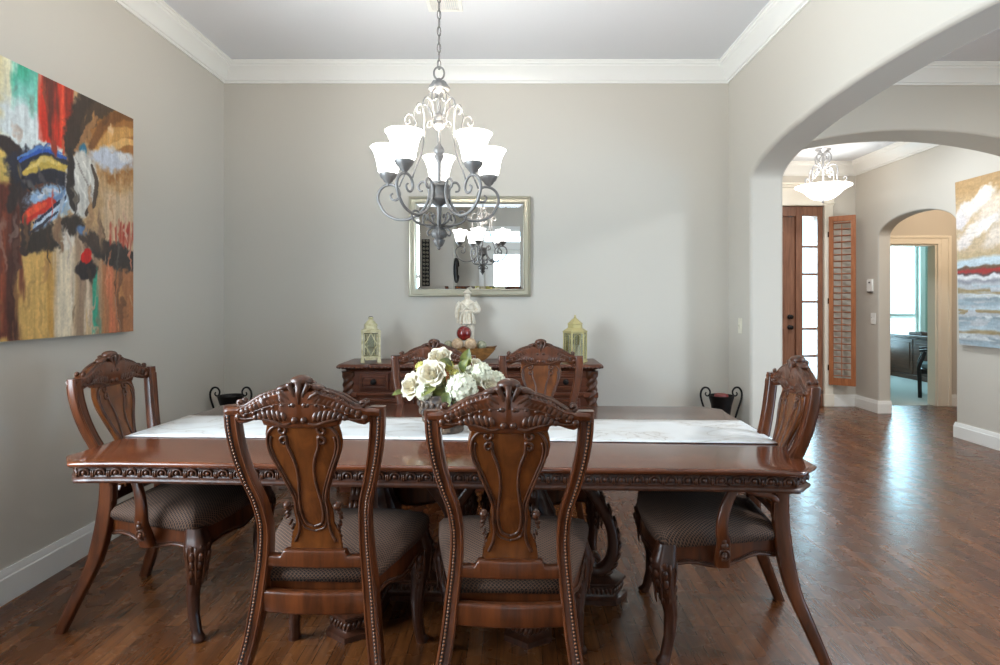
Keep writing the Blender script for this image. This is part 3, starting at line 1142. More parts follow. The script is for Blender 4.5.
M['bead'] = mat('bead_stain', srgb(120, 74, 46), .22)
M['groove'] = mat('groove_stain', srgb(30, 16, 11), .5)
RT = math.radians(-2.7)
arm0 = make_chair('dining_armchair', 'carved walnut armchair at the end of the table beneath the red abstract canvas', True)
arm0.location, arm0.rotation_euler = (-1.452, 2.68, 0), (0, 0, math.radians(-93.5))
arm0['group'] = 'carved armchairs at the table ends'
dup(arm0, 'carved walnut armchair at the table end nearer the archway and hall', (.812, 2.495, 0), math.radians(84.5))
side0 = make_chair('dining_chair', 'carved side chair with its back turned, directly in front of the flower vase', False)
side0.location, side0.rotation_euler = (0.0, 2.092, 0), (0, 0, math.radians(-1.5))
side0['group'] = 'carved side chairs along the table'
dup(side0, 'carved side chair with its back turned, nearer the colourful abstract canvas', (-.622, 2.17, 0), math.radians(-2.0))
dup(side0, 'carved side chair across the table, standing before the hexagonal gold lantern', (.160, 3.185, 0), math.radians(180 - 1.5))
dup(side0, 'carved side chair across the table, half covered by the flowers', (-.470, 3.185, 0), math.radians(180 - 1.5))
# ------------------------------------------------------------------ dining table
TC = Vector((-.278, 2.785, 0))
TH = .76


def table_plan(ins=0.0):
    """serpentine plan with clipped corners, inset by ins; counter-clockwise from above"""
    a, b = 1.400, .650
    q = [(a + .018, 0), (a + .014, .14), (a + .004, .30), (a - .002, .42), (a + .000, .50), (a + .006, .555), (a - .080, .655), (a - .15, .648), (a - .25, .640), (a - .45, .640), (a - .9, .645), (0, .648)]
    full = q + [(-x, y) for x, y in q[-2::-1]]
    full = full + [(x, -y) for x, y in full[-2:0:-1]]
    P = [Vector((x, y, 0)) for x, y in full]
    n = len(P)
    out = []
    for i in range(n):
        d0 = (P[i] - P[i - 1]).normalized()
        d1 = (P[(i + 1) % n] - P[i]).normalized()
        n0, n1 = Vector((d0.y, -d0.x, 0)), Vector((d1.y, -d1.x, 0))
        mv = n0 + n1
        mv = mv / max(mv.dot(n0), .3)
        out.append(P[i] - mv * ins)
    return out


table = thing('dining_table', 'large carved walnut dining table with clipped corners under a white runner', 'table', TC, RT)


def stack(tab):
    mb = MB()
    mb.loft([[(p.x, p.y, z) for p in table_plan(ins)] for ins, z in tab])
    return mb


stack([(.016, TH), (.006, TH - .002), (.001, TH - .007), (.001, TH - .013), (.006, TH - .020), (.014, TH - .025), (.022, TH - .027)][::-1]).build('tabletop', M['tabletop'], table, smooth=50)
apron = stack([(.045, .674), (.022, .676), (.018, .682), (.019, .688), (.028, .694), (.033, .698), (.034, .730), (.026, .734)]).build('apron', M['wood_dark'], table, smooth=50)
# lunette carving around the frieze
mb = MB()
pl = table_plan(.033)
per = []
n = len(pl)
for i in range(n):
    p, q = pl[i], pl[(i + 1) % n]
    per.append((p, q, (q - p).length))
tot = sum(x[2] for x in per)
NL = int(tot / .058)
for k in range(NL):
    s = (k + .5) * tot / NL
    for p, q, l in per:
        if s <= l:
            break
        s -= l
    c = p.lerp(q, s / l)
    t = (q - p).normalized()
    nn = Vector((t.y, -t.x, 0))
    zc = .711
    arc = [c + t * (.017 * math.cos(a)) + nn * .004 + Vector((0, 0, zc + .017 * math.sin(a))) for a in [PI * (-.15 + 1.3 * j / 9) for j in range(10)]]
    mb.tube(arc, .0042, 5)
    mb.ell(c + nn * .004 + Vector((0, 0, zc + .002)), (.0085, .0085, .0095), None, 8, 5)
    for e in (-1, 1):
        mb.ell(c + t * (.026 * e) + nn * .003 + Vector((0, 0, zc - .002)), (.0045, .0045, .014), None, 6, 5)
mb.build('frieze_carving', M['carve'], apron, smooth=180)

# pedestals
def cross_plan(L, w, tip, ins):
    L, w, tip = L - ins, w - ins, max(0, tip - ins * .4)
    q = []
    for k in range(4):
        a = k * PI / 2
        for x, y in ((w, -w), (L - .0, -w), (L + tip * .0 + .0, -w), (L + tip, 0), (L, w)):
            q.append((x * math.cos(a) - y * math.sin(a), x * math.sin(a) + y * math.cos(a)))
    out = []
    for p in q:
        if not out or (Vector(p) - Vector(out[-1])).length > 1e-4:
            out.append(p)
    return out


for ex in (-1, 1):
    cx = ex * .36
    mb = MB()
    mb.loft([[(cx + x, y, z) for x, y in cross_plan(.385, .095, .06, ins)] for ins, z in
             ((0, 0), (0, .022), (.012, .030), (.016, .036), (.016, .074), (.010, .080), (.004, .084), (.004, .094), (.014, .100))])
    basep = mb.build('pedestal_base', M['wood_dark'], table, smooth=40)
    mb = MB()
    cp = cross_plan(.385, .095, .06, .014)
    for i in range(len(cp)):
        p, q = Vector((*cp[i], 0)), Vector((*cp[(i + 1) % len(cp)], 0))
        l = (q - p).length
        nk = max(1, int(l / .019))
        for k in range(nk):
            c = p.lerp(q, (k + .5) / nk)
            mb.ell((cx + c.x, c.y, .055), (.008, .008, .017), Matrix.Rotation(.35, 3, 'X' if abs(q.y - p.y) < 1e-3 else 'Y'), 6, 5)
    mb.build('base_carving', M['carve'], basep, smooth=180)
    mb = MB()
    mb.lathe([(.11, .098), (.115, .115), (.10, .13), (.075, .15), (.065, .18), (.075, .22), (.105, .27), (.12, .33), (.115, .39), (.085, .45), (.065, .50), (.07, .53), (.10, .56), (.12, .60), (.13, .64), (.14, .676)],
             32, (cx, 0, 0), lobes=16, amp=.035)
    mb.box2((cx - .30, -.44, .645), (cx + .30, .44, .676))
    colm = mb.build('pedestal_column', M['wood_dark'], table, smooth=40)
    for k in range(4):
        A = Matrix.Rotation(k * PI / 2, 3, 'Z')
        def rz(r, z):
            v = A @ Vector((r, 0, 0))
            return Vector((cx + v.x, v.y, z))
        pts = [(.07, .615), (.15, .60), (.22, .555), (.28, .48), (.335, .40), (.372, .31), (.382, .23), (.368, .165), (.335, .125), (.295, .118), (.268, .142), (.272, .175), (.298, .188), (.316, .170), (.305, .154)]
        P = catmull([rz(*p) for p in pts], 5)
        tang = A @ Vector((0, 1, 0))
        mb = MB()
        mb.tube(P, [.040, .042, .040, .038, .036, .034, .030, .024, .018, .012], up=tang, section=rrect(1.9, 1.25, .4))
        br = mb.build('scroll_bracket', M['wood_dark'], colm, smooth=60)
        mb = MB()
        for j in range(6, 40, 3):
            d = (P[j + 1] - P[j - 1]).normalized()
            out = tang.cross(d)
            if out.dot(P[j] - Vector((cx, 0, P[j].z))) < 0:
                out = -out
            Rm = Matrix((tang, out, d)).transposed()
            for e in (-1, 0, 1):
                mb.ell(P[j] + out * .024 + tang * (.020 * e) , (.013, .010, .026), Rm @ Matrix.Rotation(.35, 3, 'X'), 7, 5)
        mb.build('leaf_carving', M['carve'], br, smooth=180)

# runner
hw = .235
rc = -.015
xe = 1.39
mb = MB()
def run(u, v):
    x = -xe + 2 * xe * u
    y = rc - hw + 2 * hw * v
    return (x, y, TH + .0028 + .0006 * math.sin(23 * x) * math.sin(9 * y + 2 * x))
mb.grid(run, 70, 8)
rn = mb.build('table_runner', M['marble'], None, smooth=180)
sol = rn.modifiers.new('thick', 'SOLIDIFY')
sol.thickness, sol.offset = .0022, 1
rn.location, rn.rotation_euler = TC, (0, 0, RT)
tag(rn, 'white marble patterned runner lying along the dining table', 'table runner')

# ------------------------------------------------------------------ flower arrangement
fl = thing('flower_arrangement', 'dark bronze bowl vase filled with ivory roses and white hydrangeas on the runner', 'flowers', (-.30, 2.70, TH + .006))
mb = MB()
mb.lathe([(.001, 0), (.078, 0), (.083, .008), (.080, .018), (.088, .035), (.104, .075), (.117, .115), (.122, .145), (.119, .160), (.124, .168), (.121, .174), (.112, .168), (.110, .14), (.02, .12), (.001, .12)], 40, (0, 0, 0), None, 20, .012)
vs = mb.build('vase', M['vase'], fl, smooth=60)
mb = MB()
for k in range(26):
    a = 2 * PI * k / 26
    for j, (r, z) in enumerate(((.098, .06), (.112, .095), (.120, .132))):
        b = a + (j % 2) * PI / 26
        mb.ell((math.cos(b) * r, math.sin(b) * r, z), (.007, .012, .015), Matrix.Rotation(b, 3, 'Z'), 6, 5)
mb.build('embossing', M['vase'], vs, smooth=180)
rnd = random.Random(3)


def petal_patch(mb, base, R, w, h, cup, curl, n=4):
    def P(u, v):
        x = (u - .5) * w * (.55 + .9 * v - .75 * v ** 3)
        z = h * v
        y = cup * (4 * (u - .5) ** 2) * v - curl * v ** 3 + .25 * cup * v
        return Vector(base) + R @ Vector((x, y, z))
    mb.grid(P, n, n)


def rose(mb, c, axis, r):
    """petals as cupped patches on nested bowls, each ring opening wider than the one inside it"""
    c = Vector(c)
    q = Vector((0, 0, 1)).rotation_difference(Vector(axis).normalized()).to_matrix()
    rings = [(3, .16, .62, .18), (4, .30, .62, .28), (5, .48, .56, .42), (6, .70, .46, .62), (7, .94, .28, .86)]
    for n, rad, top, wid in rings:
        a0 = rnd.random() * 6
        for k in range(n):
            a = a0 + 2 * PI * k / n + rnd.uniform(-.12, .12)
            s_ = rnd.uniform(.92, 1.08)
            ph = rnd.random() * 6
            def P(u, v):
                w = (u - .5) * 2
                ang = a + w * (PI / n) * 1.45 * (.45 + .55 * math.sin(PI * min(1, .15 + .7 * v)))
                edge = 1 - .22 * w * w * v
                # bowl profile: from the heart outwards, the lip curling over
                rr = r * rad * s_ * (.25 + .75 * math.sin(v * 1.45)) * (1 + .10 * v * v * math.sin(3 * w + ph)) + r * .10 * max(0, v - .7) * 3 * rad
                zz = r * (-.45 + (top + .45) * v ** 1.15 * edge) - r * .55 * max(0, v - .78) ** 1.3 * rad * 3
                return c + q @ Vector((rr * math.cos(ang), rr * math.sin(ang), zz))
            mb.grid(P, 6, 6)
    mb.ell(c - q @ Vector((0, 0, r * .25)), (r * .34, r * .34, r * .3), q, 8, 6)


def hydrangea(mb, c, axis, r, n=54):
    mb.ell(c, r * .86, None, 14, 10)
    for k in range(n):
        z = 1 - 1.45 * (k + .5) / n
        a = k * 2.39996
        s = math.sqrt(max(0, 1 - z * z))
        d = Vector((s * math.cos(a), s * math.sin(a), z))
        q0 = Vector((0, 0, 1)).rotation_difference(Vector(axis).normalized()).to_matrix()
        d = q0 @ d
        p = Vector(c) + d * r * rnd.uniform(.88, 1.06)
        q = Vector((0, 0, 1)).rotation_difference(d).to_matrix() @ Matrix.Rotation(rnd.random() * 3, 3, 'Z')
        pr = r * .34
        for j in range(4):
            Rj = q @ Matrix.Rotation(j * PI / 2, 3, 'Z')
            def P(u, v):
                w = math.sin(PI * (.12 + .88 * v) * .98) ** .6
                return p + Rj @ Vector(((u - .5) * pr * 1.25 * w, v * pr, pr * (.35 * v - .25 * (2 * u - 1) ** 2 * v)))
            mb.grid(P, 2, 2)


def leaf(mb, c, d, up, L, w):
    d = Vector(d).normalized()
    s = d.cross(Vector(up)).normalized()
    u = s.cross(d)
    def P(a, b):
        ww = w * math.sin(PI * min(.999, .04 + .96 * b)) ** .8
        return Vector(c) + d * (L * b) + s * ((a - .5) * ww) + u * (.25 * L * b * (1 - b) + abs(a - .5) * ww * .45 - .18 * L * b * b)
    mb.grid(P, 4, 6)


# placed from the photograph: (px, py, depth offset, size, kind)
def fp(px, py, dy):
    p = at(px, py, 2.70 + dy)
    return p - fl.location
roses = [(411, 386, -.05, .060), (432, 373, -.08, .064), (439, 357, .02, .056), (489, 384, -.05, .046), (478, 366, .08, .044), (424, 368, .10, .05), (458, 372, .12, .05)]
for px, py, dy, r in roses:
    c = fp(px, py, dy)
    ax = Vector((c.x * 2.2, c.y * 1.6 - .30, c.z - .02))
    mb = MB()
    rose(mb, c, ax, r)
    o = mb.build('rose', M['petal'], fl, smooth=180, fixn=False)
for px, py, dy, r in ((462, 388, -.09, .062), (481, 374, -.03, .048), (424, 392, -.10, .034), (495, 380, .03, .040), (468, 376, .04, .045)):
    c = fp(px, py, dy)
    mb = MB()
    hydrangea(mb, c, Vector((c.x * 2, c.y * 1.5 - .4, c.z)), r)
    mb.build('hydrangea', M['petal_w'], fl, smooth=180, fixn=False)
for px, py, dy, r in ((421, 367, -.03, .024), (455, 375, -.04, .026), (449, 366, .02, .024)):
    c = fp(px, py, dy)
    mb = MB()
    hydrangea(mb, c, Vector((c.x * 2, -.5, .8)), r, 16)
    mb.build('filler_bloom', M['petal_g'], fl, smooth=180, fixn=False)
for px, py, dy, dx, dz, L, w in ((436, 386, -.10, -.5, -.25, .08, .05), (446, 392, -.11, .1, -.6, .075, .045), (466, 366, -.02, .15, 1, .085, .055), (474, 372, -.02, .6, .2, .08, .04),
                                (452, 366, -.02, -.5, .4, .07, .04), (472, 398, -.08, .8, -.5, .06, .03), (404, 392, -.02, -.9, -.1, .055, .028),
                                (456, 396, -.10, .2, -.7, .07, .04), (462, 372, -.03, .3, .8, .07, .05)):
    mb = MB()
    leaf(mb, fp(px, py, dy), (dx, -.45, dz), (0, -.7, .7), L, w)
    mb.build('leaf', M['leaf'], fl, smooth=180, fixn=False)
mb = MB()
for k in range(18):
    a = k * 2.4
    r = .03 + .06 * ((k * 37) % 10) / 10
    mb.tube([(math.cos(a) * r * .6, math.sin(a) * r * .6, .12), (math.cos(a) * r * 1.1, math.sin(a) * r * 1.1, .24 + .05 * ((k * 13) % 5) / 5)], .0035, 5)
mb.ell((0, 0, .165), (.10, .10, .05), None, 16, 8)
mb.build('stem', M['leaf'], fl, smooth=180)
# ------------------------------------------------------------------ sideboard
SBX, SBF, SBB, SBH = -.30, 4.235, 4.715, .90
sb = thing('sideboard', 'dark carved wooden sideboard against the back wall below the mirror', 'sideboard', (SBX, (SBF + SBB) / 2, 0))
D2 = (SBB - SBF) / 2
hwid = .955


def sb_plan(ins):
    a, b = hwid - ins, D2 - ins
    # stepped-out ends over the corner columns, small clipped corners
    return [(-a, b), (-a, -b + .05), (-a + .04, -b), (-a + .20, -b), (-a + .23, -b + .025), (a - .23, -b + .025), (a - .20, -b), (a - .04, -b), (a, -b + .05), (a, b)]


mb = MB()
mb.loft([[(x, y, z) for x, y in sb_plan(ins)] for ins, z in ((.055, .848), (.05, .856), (.035, .862), (.02, .868), (.006, .872), (0, .880), (.004, .890), (.012, .897), (.02, .90))])
top = mb.build('top', M['sideboard'], sb, smooth=40)
mb = MB()
pp = sb_plan(.004)
for i in range(1, len(pp) - 2 + 1):
    p, q = Vector((*pp[i - 1], 0)), Vector((*pp[i], 0))
    l = (q - p).length
    k = max(1, int(l / .026))
    for j in range(k):
        c = p.lerp(q, (j + .5) / k)
        mb.ell((c.x, c.y, .877), (.012, .012, .009), Matrix.Rotation(.5, 3, 'Z'), 7, 5)
mb.build('edge_carving', M['carve'], top, smooth=180)
mb = MB()
bx, by = hwid - .135, -D2 + .075
mb.box2((-hwid + .05, -D2 + .05, .08), (hwid - .05, D2, .848))
body = mb.build('body', M['sideboard'], sb, bevel=.004)
mb = MB()
mb.loft([[(x, y, z) for x, y in sb_plan(ins)] for ins, z in ((.0, 0), (.0, .05), (.02, .06), (.03, .085), (.045, .10), (.05, .115))])
mb.build('plinth', M['sideboard'], sb, smooth=40)
mb = MB()
for e in (-1, 1):
    mb.box2((e * (hwid - .095) - .055, -D2 + .03, .66), (e * (hwid - .095) + .055, -D2 + .06, .70))
mb.box2((-hwid + .13, -D2 + .038, .672), (hwid - .13, -D2 + .06, .697))
mb.box2((-hwid + .13, -D2 + .042, .12), (hwid - .13, -D2 + .06, .16))
mb.build('rail', M['sideboard'], sb, bevel=.006)
for e in (-1, 1):
    mb = MB()
    rings = []
    for k in range(91):
        z = .10 + .748 * k / 90
        tw = z * 38
        base = .037
        if z < .16:
            base = .048 - .010 * math.cos((z - .1) / .06 * 2 * PI) * .5
        if z > .80:
            base = .042 + .008 * (z - .80) / .05
        am = .17 if .16 < z < .80 else .05
        rings.append([(e * (hwid - .085) + base * (1 + am * math.cos(3 * (t - tw))) * math.cos(t), -D2 + .062 + base * (1 + am * math.cos(3 * (t - tw))) * math.sin(t), z)
                      for t in [2 * PI * j / 24 for j in range(24)]])
    mb.loft(rings)
    mb.build('twisted_column', M['carve'], sb, smooth=70)


def panel_front(name, x0, x1, z0, z1, knobs, hw=None):
    y = -D2 + .05
    mb = MB()
    mb.box2((x0, y - .016, z0), (x1, y + .01, z1))
    d = mb.build(name, M['sideboard'], sb, bevel=.004)
    mb = MB()
    i = .022
    mb.tube([(x0 + i, y - .017, z0 + i), (x1 - i, y - .017, z0 + i), (x1 - i, y - .017, z1 - i), (x0 + i, y - .017, z1 - i)], .007, 6, closed=True)
    mb.box2((x0 + i + .014, y - .022, z0 + i + .014), (x1 - i - .014, y - .012, z1 - i - .014))
    mb.build('raised_panel', M['sideboard'], d, bevel=.005)
    for kx_, kz in knobs:
        mb = MB()
        mb.lathe([(.001, 0), (.020, 0), (.021, .004), (.012, .008), (.008, .014), (.010, .020), (.017, .026), (.019, .033), (.014, .040), (.001, .043)], 18, (kx_, y - .020, kz), Matrix.Rotation(PI / 2, 3, 'X'))
        mb.build('knob', M['black_iron'], d)


zD0, zD1 = .715, .835
xs = [(-.785, -.580), (-.565, -.01), (.01, .565), (.580, .785)]
for x0, x1 in xs:
    ks = [((x0 + x1) / 2, .775)] if x1 - x0 < .3 else [(x0 + .085, .775), (x1 - .085, .775)]
    panel_front('drawer', x0, x1, zD0, zD1, ks)
for x0, x1 in ((-.785, -.40), (-.385, -.01), (.01, .385), (.40, .785)):
    panel_front('door', x0, x1, .175, .655, [((x1 - .03) if x0 in (-.785, .01) else (x0 + .03), .45)])

# ------------------------------------------------------------------ lanterns
la = thing('lantern', 'square cream candle lantern with diamond lattice sides on the sideboard', 'lantern', (-1.045, 4.44, SBH), math.radians(14))
H = .061
mb = MB()
for sx in (-1, 1):
    for sy in (-1, 1):
        mb.box2((sx * H - .008, sy * H - .008, .035), (sx * H + .008, sy * H + .008, .225))
        mb.loft([[(sx * (H - .002) + a, sy * (H - .002) + b, z) for a, b in rrect(w, w, .004)] for w, z in ((.030, 0), (.026, .014), (.02, .035))])
mb.box2((-H - .008, -H - .008, .032), (H + .008, H + .008, .046))
mb.box2((-H - .008, -H - .008, .216), (H + .008, H + .008, .228))
for s in (-1, 1):
    mb.box2((-H + .02, s * H - .004, .018), (H - .02, s * H + .004, .034))
fr = mb.build('frame', M['lantern_cream'], la, bevel=.002)
for k in range(4):
    A = Matrix.Rotation(k * PI / 2, 3, 'Z')
    mb = MB()
    z0, z1, w = .05, .212, .044
    zm = (z0 + z1) / 2
    for P in ([(-w, z0 + .004), (-w, z1 - .004), (w, z1 - .004), (w, z0 + .004)],):
        mb.tube([A @ Vector((x, -H, z)) for x, z in P], .004, 5, closed=True)
    dia = catmull([(0, z1, 0), (-w * .55, zm + .035, 0), (-w, zm, 0), (-w * .55, zm - .035, 0), (0, z0, 0), (w * .55, zm - .035, 0), (w, zm, 0), (w * .55, zm + .035, 0)], 3, True)
    mb.tube([A @ Vector((p.x, -H, p.y)) for p in dia], .0042, 5, closed=True)
    for e in (-1, 1):
        mb.tube([A @ Vector((e * w * .62, -H, z1 - .004)), A @ Vector((e * w * .62, -H, z0 + .004))], .002, 4)
    mb.build('lattice_panel', M['lantern_cream'], la, smooth=60)
    MB().box((A @ Vector((0, -H + .008, zm))), (.10, .002, .165), R=A).build('pane', M['lantern_glass'], la)
mb = MB()
mb.lathe([(.10, .224), (.102, .230), (.088, .236), (.062, .243), (.058, .246)], 4, (0, 0, 0), Matrix.Rotation(PI / 4, 3, 'Z'))
mb.lathe([(.047, .242), (.050, .246), (.047, .252), (.045, .266), (.050, .270), (.049, .276), (.040, .284), (.030, .298), (.022, .306), (.015, .310), (.013, .316), (.019, .320), (.020, .325), (.012, .330), (.001, .332)], 20)
mb.build('roof', M['lantern_cream'], la, smooth=40)
mb = MB()
mb.tube([(.016 * math.cos(2 * PI * k / 16), 0, .326 + .010 * math.sin(2 * PI * k / 16)) for k in range(16)], .002, 5, closed=True)
mb.build('ring', M['black_iron'], la)
mb = MB()
mb.lathe([(.001, .046), (.028, .046), (.028, .11), (.024, .113), (.001, .112)], 18)
mb.build('candle', M['cream'], la)

lb = thing('lantern', 'six-sided gold candle lantern with tall glass panes on the sideboard', 'lantern', (.468, 4.45, SBH), math.radians(8))
HR = .086
mb = MB()
vx = [Vector((HR * math.cos(k * PI / 3), HR * math.sin(k * PI / 3), 0)) for k in range(6)]
for v in vx:
    mb.tube([v + Vector((0, 0, .02)), v + Vector((0, 0, .225))], .0062, 6)
for z, r, h in ((.0, HR + .010, .012), (.012, HR + .004, .014), (.212, HR + .004, .010), (.222, HR + .010, .007)):
    mb.lathe([(r, z), (r, z + h)], 6)
mb.build('frame', M['gold'], lb, bevel=.0015)
for k in range(6):
    p, q = vx[k], vx[(k + 1) % 6]
    m_ = (p + q) / 2
    a = math.atan2((q - p).y, (q - p).x)
    MB().box((m_.x, m_.y, .119), (HR - .012, .002, .185), rz=a).build('pane', M['lantern_glass'], lb)
    mb = MB()
    for e in (-.27, .27):
        c = m_ + (q - p) * e
        mb.tube([c + Vector((0, 0, .03)), c + Vector((0, 0, .205))], .0022, 4)
    c0, c1 = p.lerp(q, .12), p.lerp(q, .88)
    mb.tube([c0.lerp(c1, t) + Vector((0, 0, .17 + .035 * math.sin(PI * t))) for t in [j / 8 for j in range(9)]], .0022, 4)
    mb.build('fretwork', M['gold'], lb, smooth=60)
mb = MB()
mb.lathe([(HR + .008, .229), (HR - .012, .240), (.060, .250), (.056, .252), (.054, .276), (.060, .280), (.058, .284), (.044, .294), (.026, .312), (.012, .322), (.010, .326)], 6)
mb.lathe([(.006, .324), (.011, .330), (.006, .337), (.009, .342), (.001, .349)], 12)
mb.build('roof', M['gold'], lb, smooth=30)
mb = MB()
mb.lathe([(.001, .026), (.034, .026), (.034, .12), (.030, .123), (.001, .122)], 18)
mb.build('candle', M['cream'], lb)

# ------------------------------------------------------------------ bowl and balls
BX, BY = -.335, 4.455
mb = MB()
rings = []
def boat(u, s, zoff, thick):
    pass
NB = 40
for zi in range(9):
    t = zi / 8
    ring = []
    for k in range(NB):
        a = 2 * PI * k / NB
        ca, sa = math.cos(a), math.sin(a)
        g = .42 + .58 * t ** .62
        x = .218 * g * (1 if abs(ca) < 1e-6 else math.copysign(abs(ca) ** .85, ca))
        y = .105 * g * math.copysign(abs(sa) ** 1.15, sa)
        z = .105 * t + .014 * t * abs(ca) ** 5
        ring.append((x, y, z))
    rings.append(ring)
for zi in range(7, 0, -1):
    t = zi / 8
    ring = []
    for k in range(NB):
        a = 2 * PI * k / NB
        ca, sa = math.cos(a), math.sin(a)
        g = .40 + .56 * t ** .62
        ring.append((.214 * g * math.copysign(abs(ca) ** .85, ca) if abs(ca) > 1e-6 else 0, .100 * g * math.copysign(abs(sa) ** 1.15, sa), .105 * t + .012 + .012 * t * abs(ca) ** 5))
    rings.append(ring)
mb.loft(rings)
for k in range(22):
    a = 2 * PI * k / 22
    pts = []
    for zi in range(1, 9):
        t = zi / 8
        g = .42 + .58 * t ** .62
        ca, sa = math.cos(a), math.sin(a)
        pts.append((.221 * g * math.copysign(abs(ca) ** .85, ca) if abs(ca) > 1e-6 else 0, .107 * g * math.copysign(abs(sa) ** 1.15, sa), .105 * t + .014 * t * abs(ca) ** 5))
    mb.tube(pts, .003, 4)
bw = mb.build('wooden_bowl', M['bowl_wood'], None, smooth=60)
bw.location = (BX, BY, SBH)
tag(bw, 'long carved wooden bowl holding decorative balls on the sideboard', 'bowl')


def ball(name, px, py, Y, r, m, label, cat='ball', stem=False):
    p = at(px, py, Y)
    mb = MB()
    mb.ell((0, 0, 0), r, None, 24, 16)
    o = mb.build(name, m, None, smooth=180)
    o.location = p
    tag(o, label, cat, 'decorative balls in the bowl')
    return o


ball('decorative_ball', 464, 333.2, 4.45, .056, M['apple'], 'glossy dark red ball on top of the tan balls in the bowl')
ball('decorative_ball', 457.5, 344, 4.41, .043, M['ball_tan'], 'tan ball in the bowl under the red ball, next to the pale statue base side'.replace(', next to the pale statue base side', ', nearer the square lantern'))
ball('decorative_ball', 470.5, 344, 4.41, .044, M['ball_tan'], 'tan ball in the bowl under the red ball, nearer the hexagonal lantern')
ball('decorative_ball', 481.5, 345.5, 4.46, .038, M['ball_green'], 'grey green ball at the open end of the bowl')
ball('decorative_ball', 448.5, 345.5, 4.46, .038, M['ball_green'], 'grey green ball in the bowl behind the chair crest')

# ------------------------------------------------------------------ statue
st = MB()
X0, Y0 = 0, 0
def zf(z):
    return interp([(0, 0), (.205, .275), (.325, .375), (.435, .448), (.456, .466), (.482, .486), (1, 1)], z)


def oval(cx, cy, z, rx, ry, n=20):
    return [(cx + rx * math.cos(2 * PI * k / n), cy + ry * math.sin(2 * PI * k / n), z) for k in range(n)]
for e in (-1, 1):
    st.loft([oval(e * .034, 0, z, rx, ry) for z, rx, ry in ((.02, .026, .034), (.05, .024, .028), (.10, .026, .028), (.16, .030, .031), (.24, .034, .036), (.31, .034, .036))])
    st.ell((e * .036, -.018, .028), (.025, .045, .016), None, 12, 8)
st.lathe([(.001, 0), (.085, 0), (.088, .008), (.084, .02), (.001, .022)], 28)
st.loft([oval(0, 0, zf(z), rx, ry, 28) for z, rx, ry in ((.205, .080, .062), (.212, .084, .066), (.25, .076, .058), (.29, .068, .050), (.315, .064, .046), (.325, .067, .049), (.34, .064, .047), (.38, .070, .049), (.415, .074, .047), (.435, .066, .042), (.448, .045, .034), (.456, .028, .026), (.475, .024, .024), (.48, .022, .022))])
# skirts of the robe: pleats and a front flap
for k in range(-2, 3):
    st.tube([(k * .026, -.050, zf(.33)), (k * .031, -.066, zf(.212))], [.006, .010], 6)
st.tube(catmull([(x_, y_, zf(z_)) for x_, y_, z_ in [(.05, -.040, .425), (.01, -.052, .39), (-.03, -.056, .345), (-.05, -.056, .29)]], 4), [.006, .008], 6)
st.tube(catmull([(x_, y_, zf(z_)) for x_, y_, z_ in [(-.05, -.040, .425), (-.01, -.054, .39), (.02, -.056, .35)]], 4), [.006, .006], 6)
st.tube([(.068 * math.cos(a), .050 * math.sin(a), zf(.325)) for a in [2 * PI * k / 24 for k in range(24)]], .007, 6, closed=True)
# arms: one hangs with an open hand, the other bends to the belt
st.tube(catmull([(x_, y_, zf(z_)) for x_, y_, z_ in [(-.066, .0, .425), (-.088, .0, .385), (-.097, .002, .335), (-.097, -.008, .285), (-.094, -.016, .255)]], 4), [.026, .027, .025, .022, .015], 10)
st.tube(catmull([(x_, y_, zf(z_)) for x_, y_, z_ in [(.066, .0, .425), (.090, .0, .385), (.101, -.002, .345), (.092, -.022, .325), (.070, -.045, .325)]], 4), [.026, .027, .026, .022, .016], 10)
for e, (hx, hy, hz), dr in ((-1, (-.093, -.018, zf(.250)), (0, -.1, -1)), (1, (.060, -.054, zf(.326)), (-1, -.3, .05))):
    d = Vector(dr).normalized()
    st.ell((hx, hy, hz), (.012, .011, .014), None, 10, 8)
    s = d.cross(Vector((0, 1, .2))).normalized()
    for k in range(4):
        b = Vector((hx, hy, hz)) + s * ((k - 1.5) * .0055)
        st.tube([b, b + d * (.020 + .003 * (1 if k in (1, 2) else 0)), b + d * .026 + Vector((0, -.006, 0))], [.0042, .003], 6)
    b = Vector((hx, hy, hz)) + s * .010
    st.tube([b, b + d * .010 + s * .006, b + d * .018 + s * .005], [.0045, .0035], 6)
# head with face, topknot and wide hat-like hair
st.ell((0, -.003, .497), (.029, .029, .033), None, 20, 14)
st.ell((0, -.030, .493), (.005, .008, .009), None, 10, 8)
for e in (-1, 1):
    st.ell((e * .010, -.026, .503), (.006, .004, .003), None, 8, 6)
    st.ell((e * .025, 0, .495), (.005, .009, .012), None, 10, 8)
st.ell((0, -.026, .480), (.009, .005, .003), None, 10, 6)
st.ell((0, .0, .520), (.046, .038, .011), None, 18, 8)
st.ell((0, .002, .530), (.030, .028, .012), None, 14, 8)
st.ell((.006, .004, .540), (.010, .010, .010), None, 10, 8)
so = st.build('statue', M['stone'], None, smooth=180)
rm = so.modifiers.new('body', 'REMESH')
rm.mode, rm.voxel_size, rm.use_smooth_shade = 'VOXEL', .0028, True
sm = so.modifiers.new('soft', 'SMOOTH')
sm.factor, sm.iterations = .5, 2
so.location = (-.342, 4.60, SBH)
so.scale = (.80, .86, .985)
tag(so, 'ivory stone statue of a robed figure standing behind the wooden bowl', 'statue')

# ------------------------------------------------------------------ mirror on the back wall
mz0, mz1, mx0, mx1 = 1.385, 2.172, -.811, .146
mr = thing('wall_mirror', 'rectangular mirror in a wide silver frame hanging above the sideboard', 'mirror', ((mx0 + mx1) / 2, YB - .004, mz0))
mr.rotation_euler = (math.radians(.8), 0, math.radians(-.15))
w, h = mx1 - mx0, mz1 - mz0


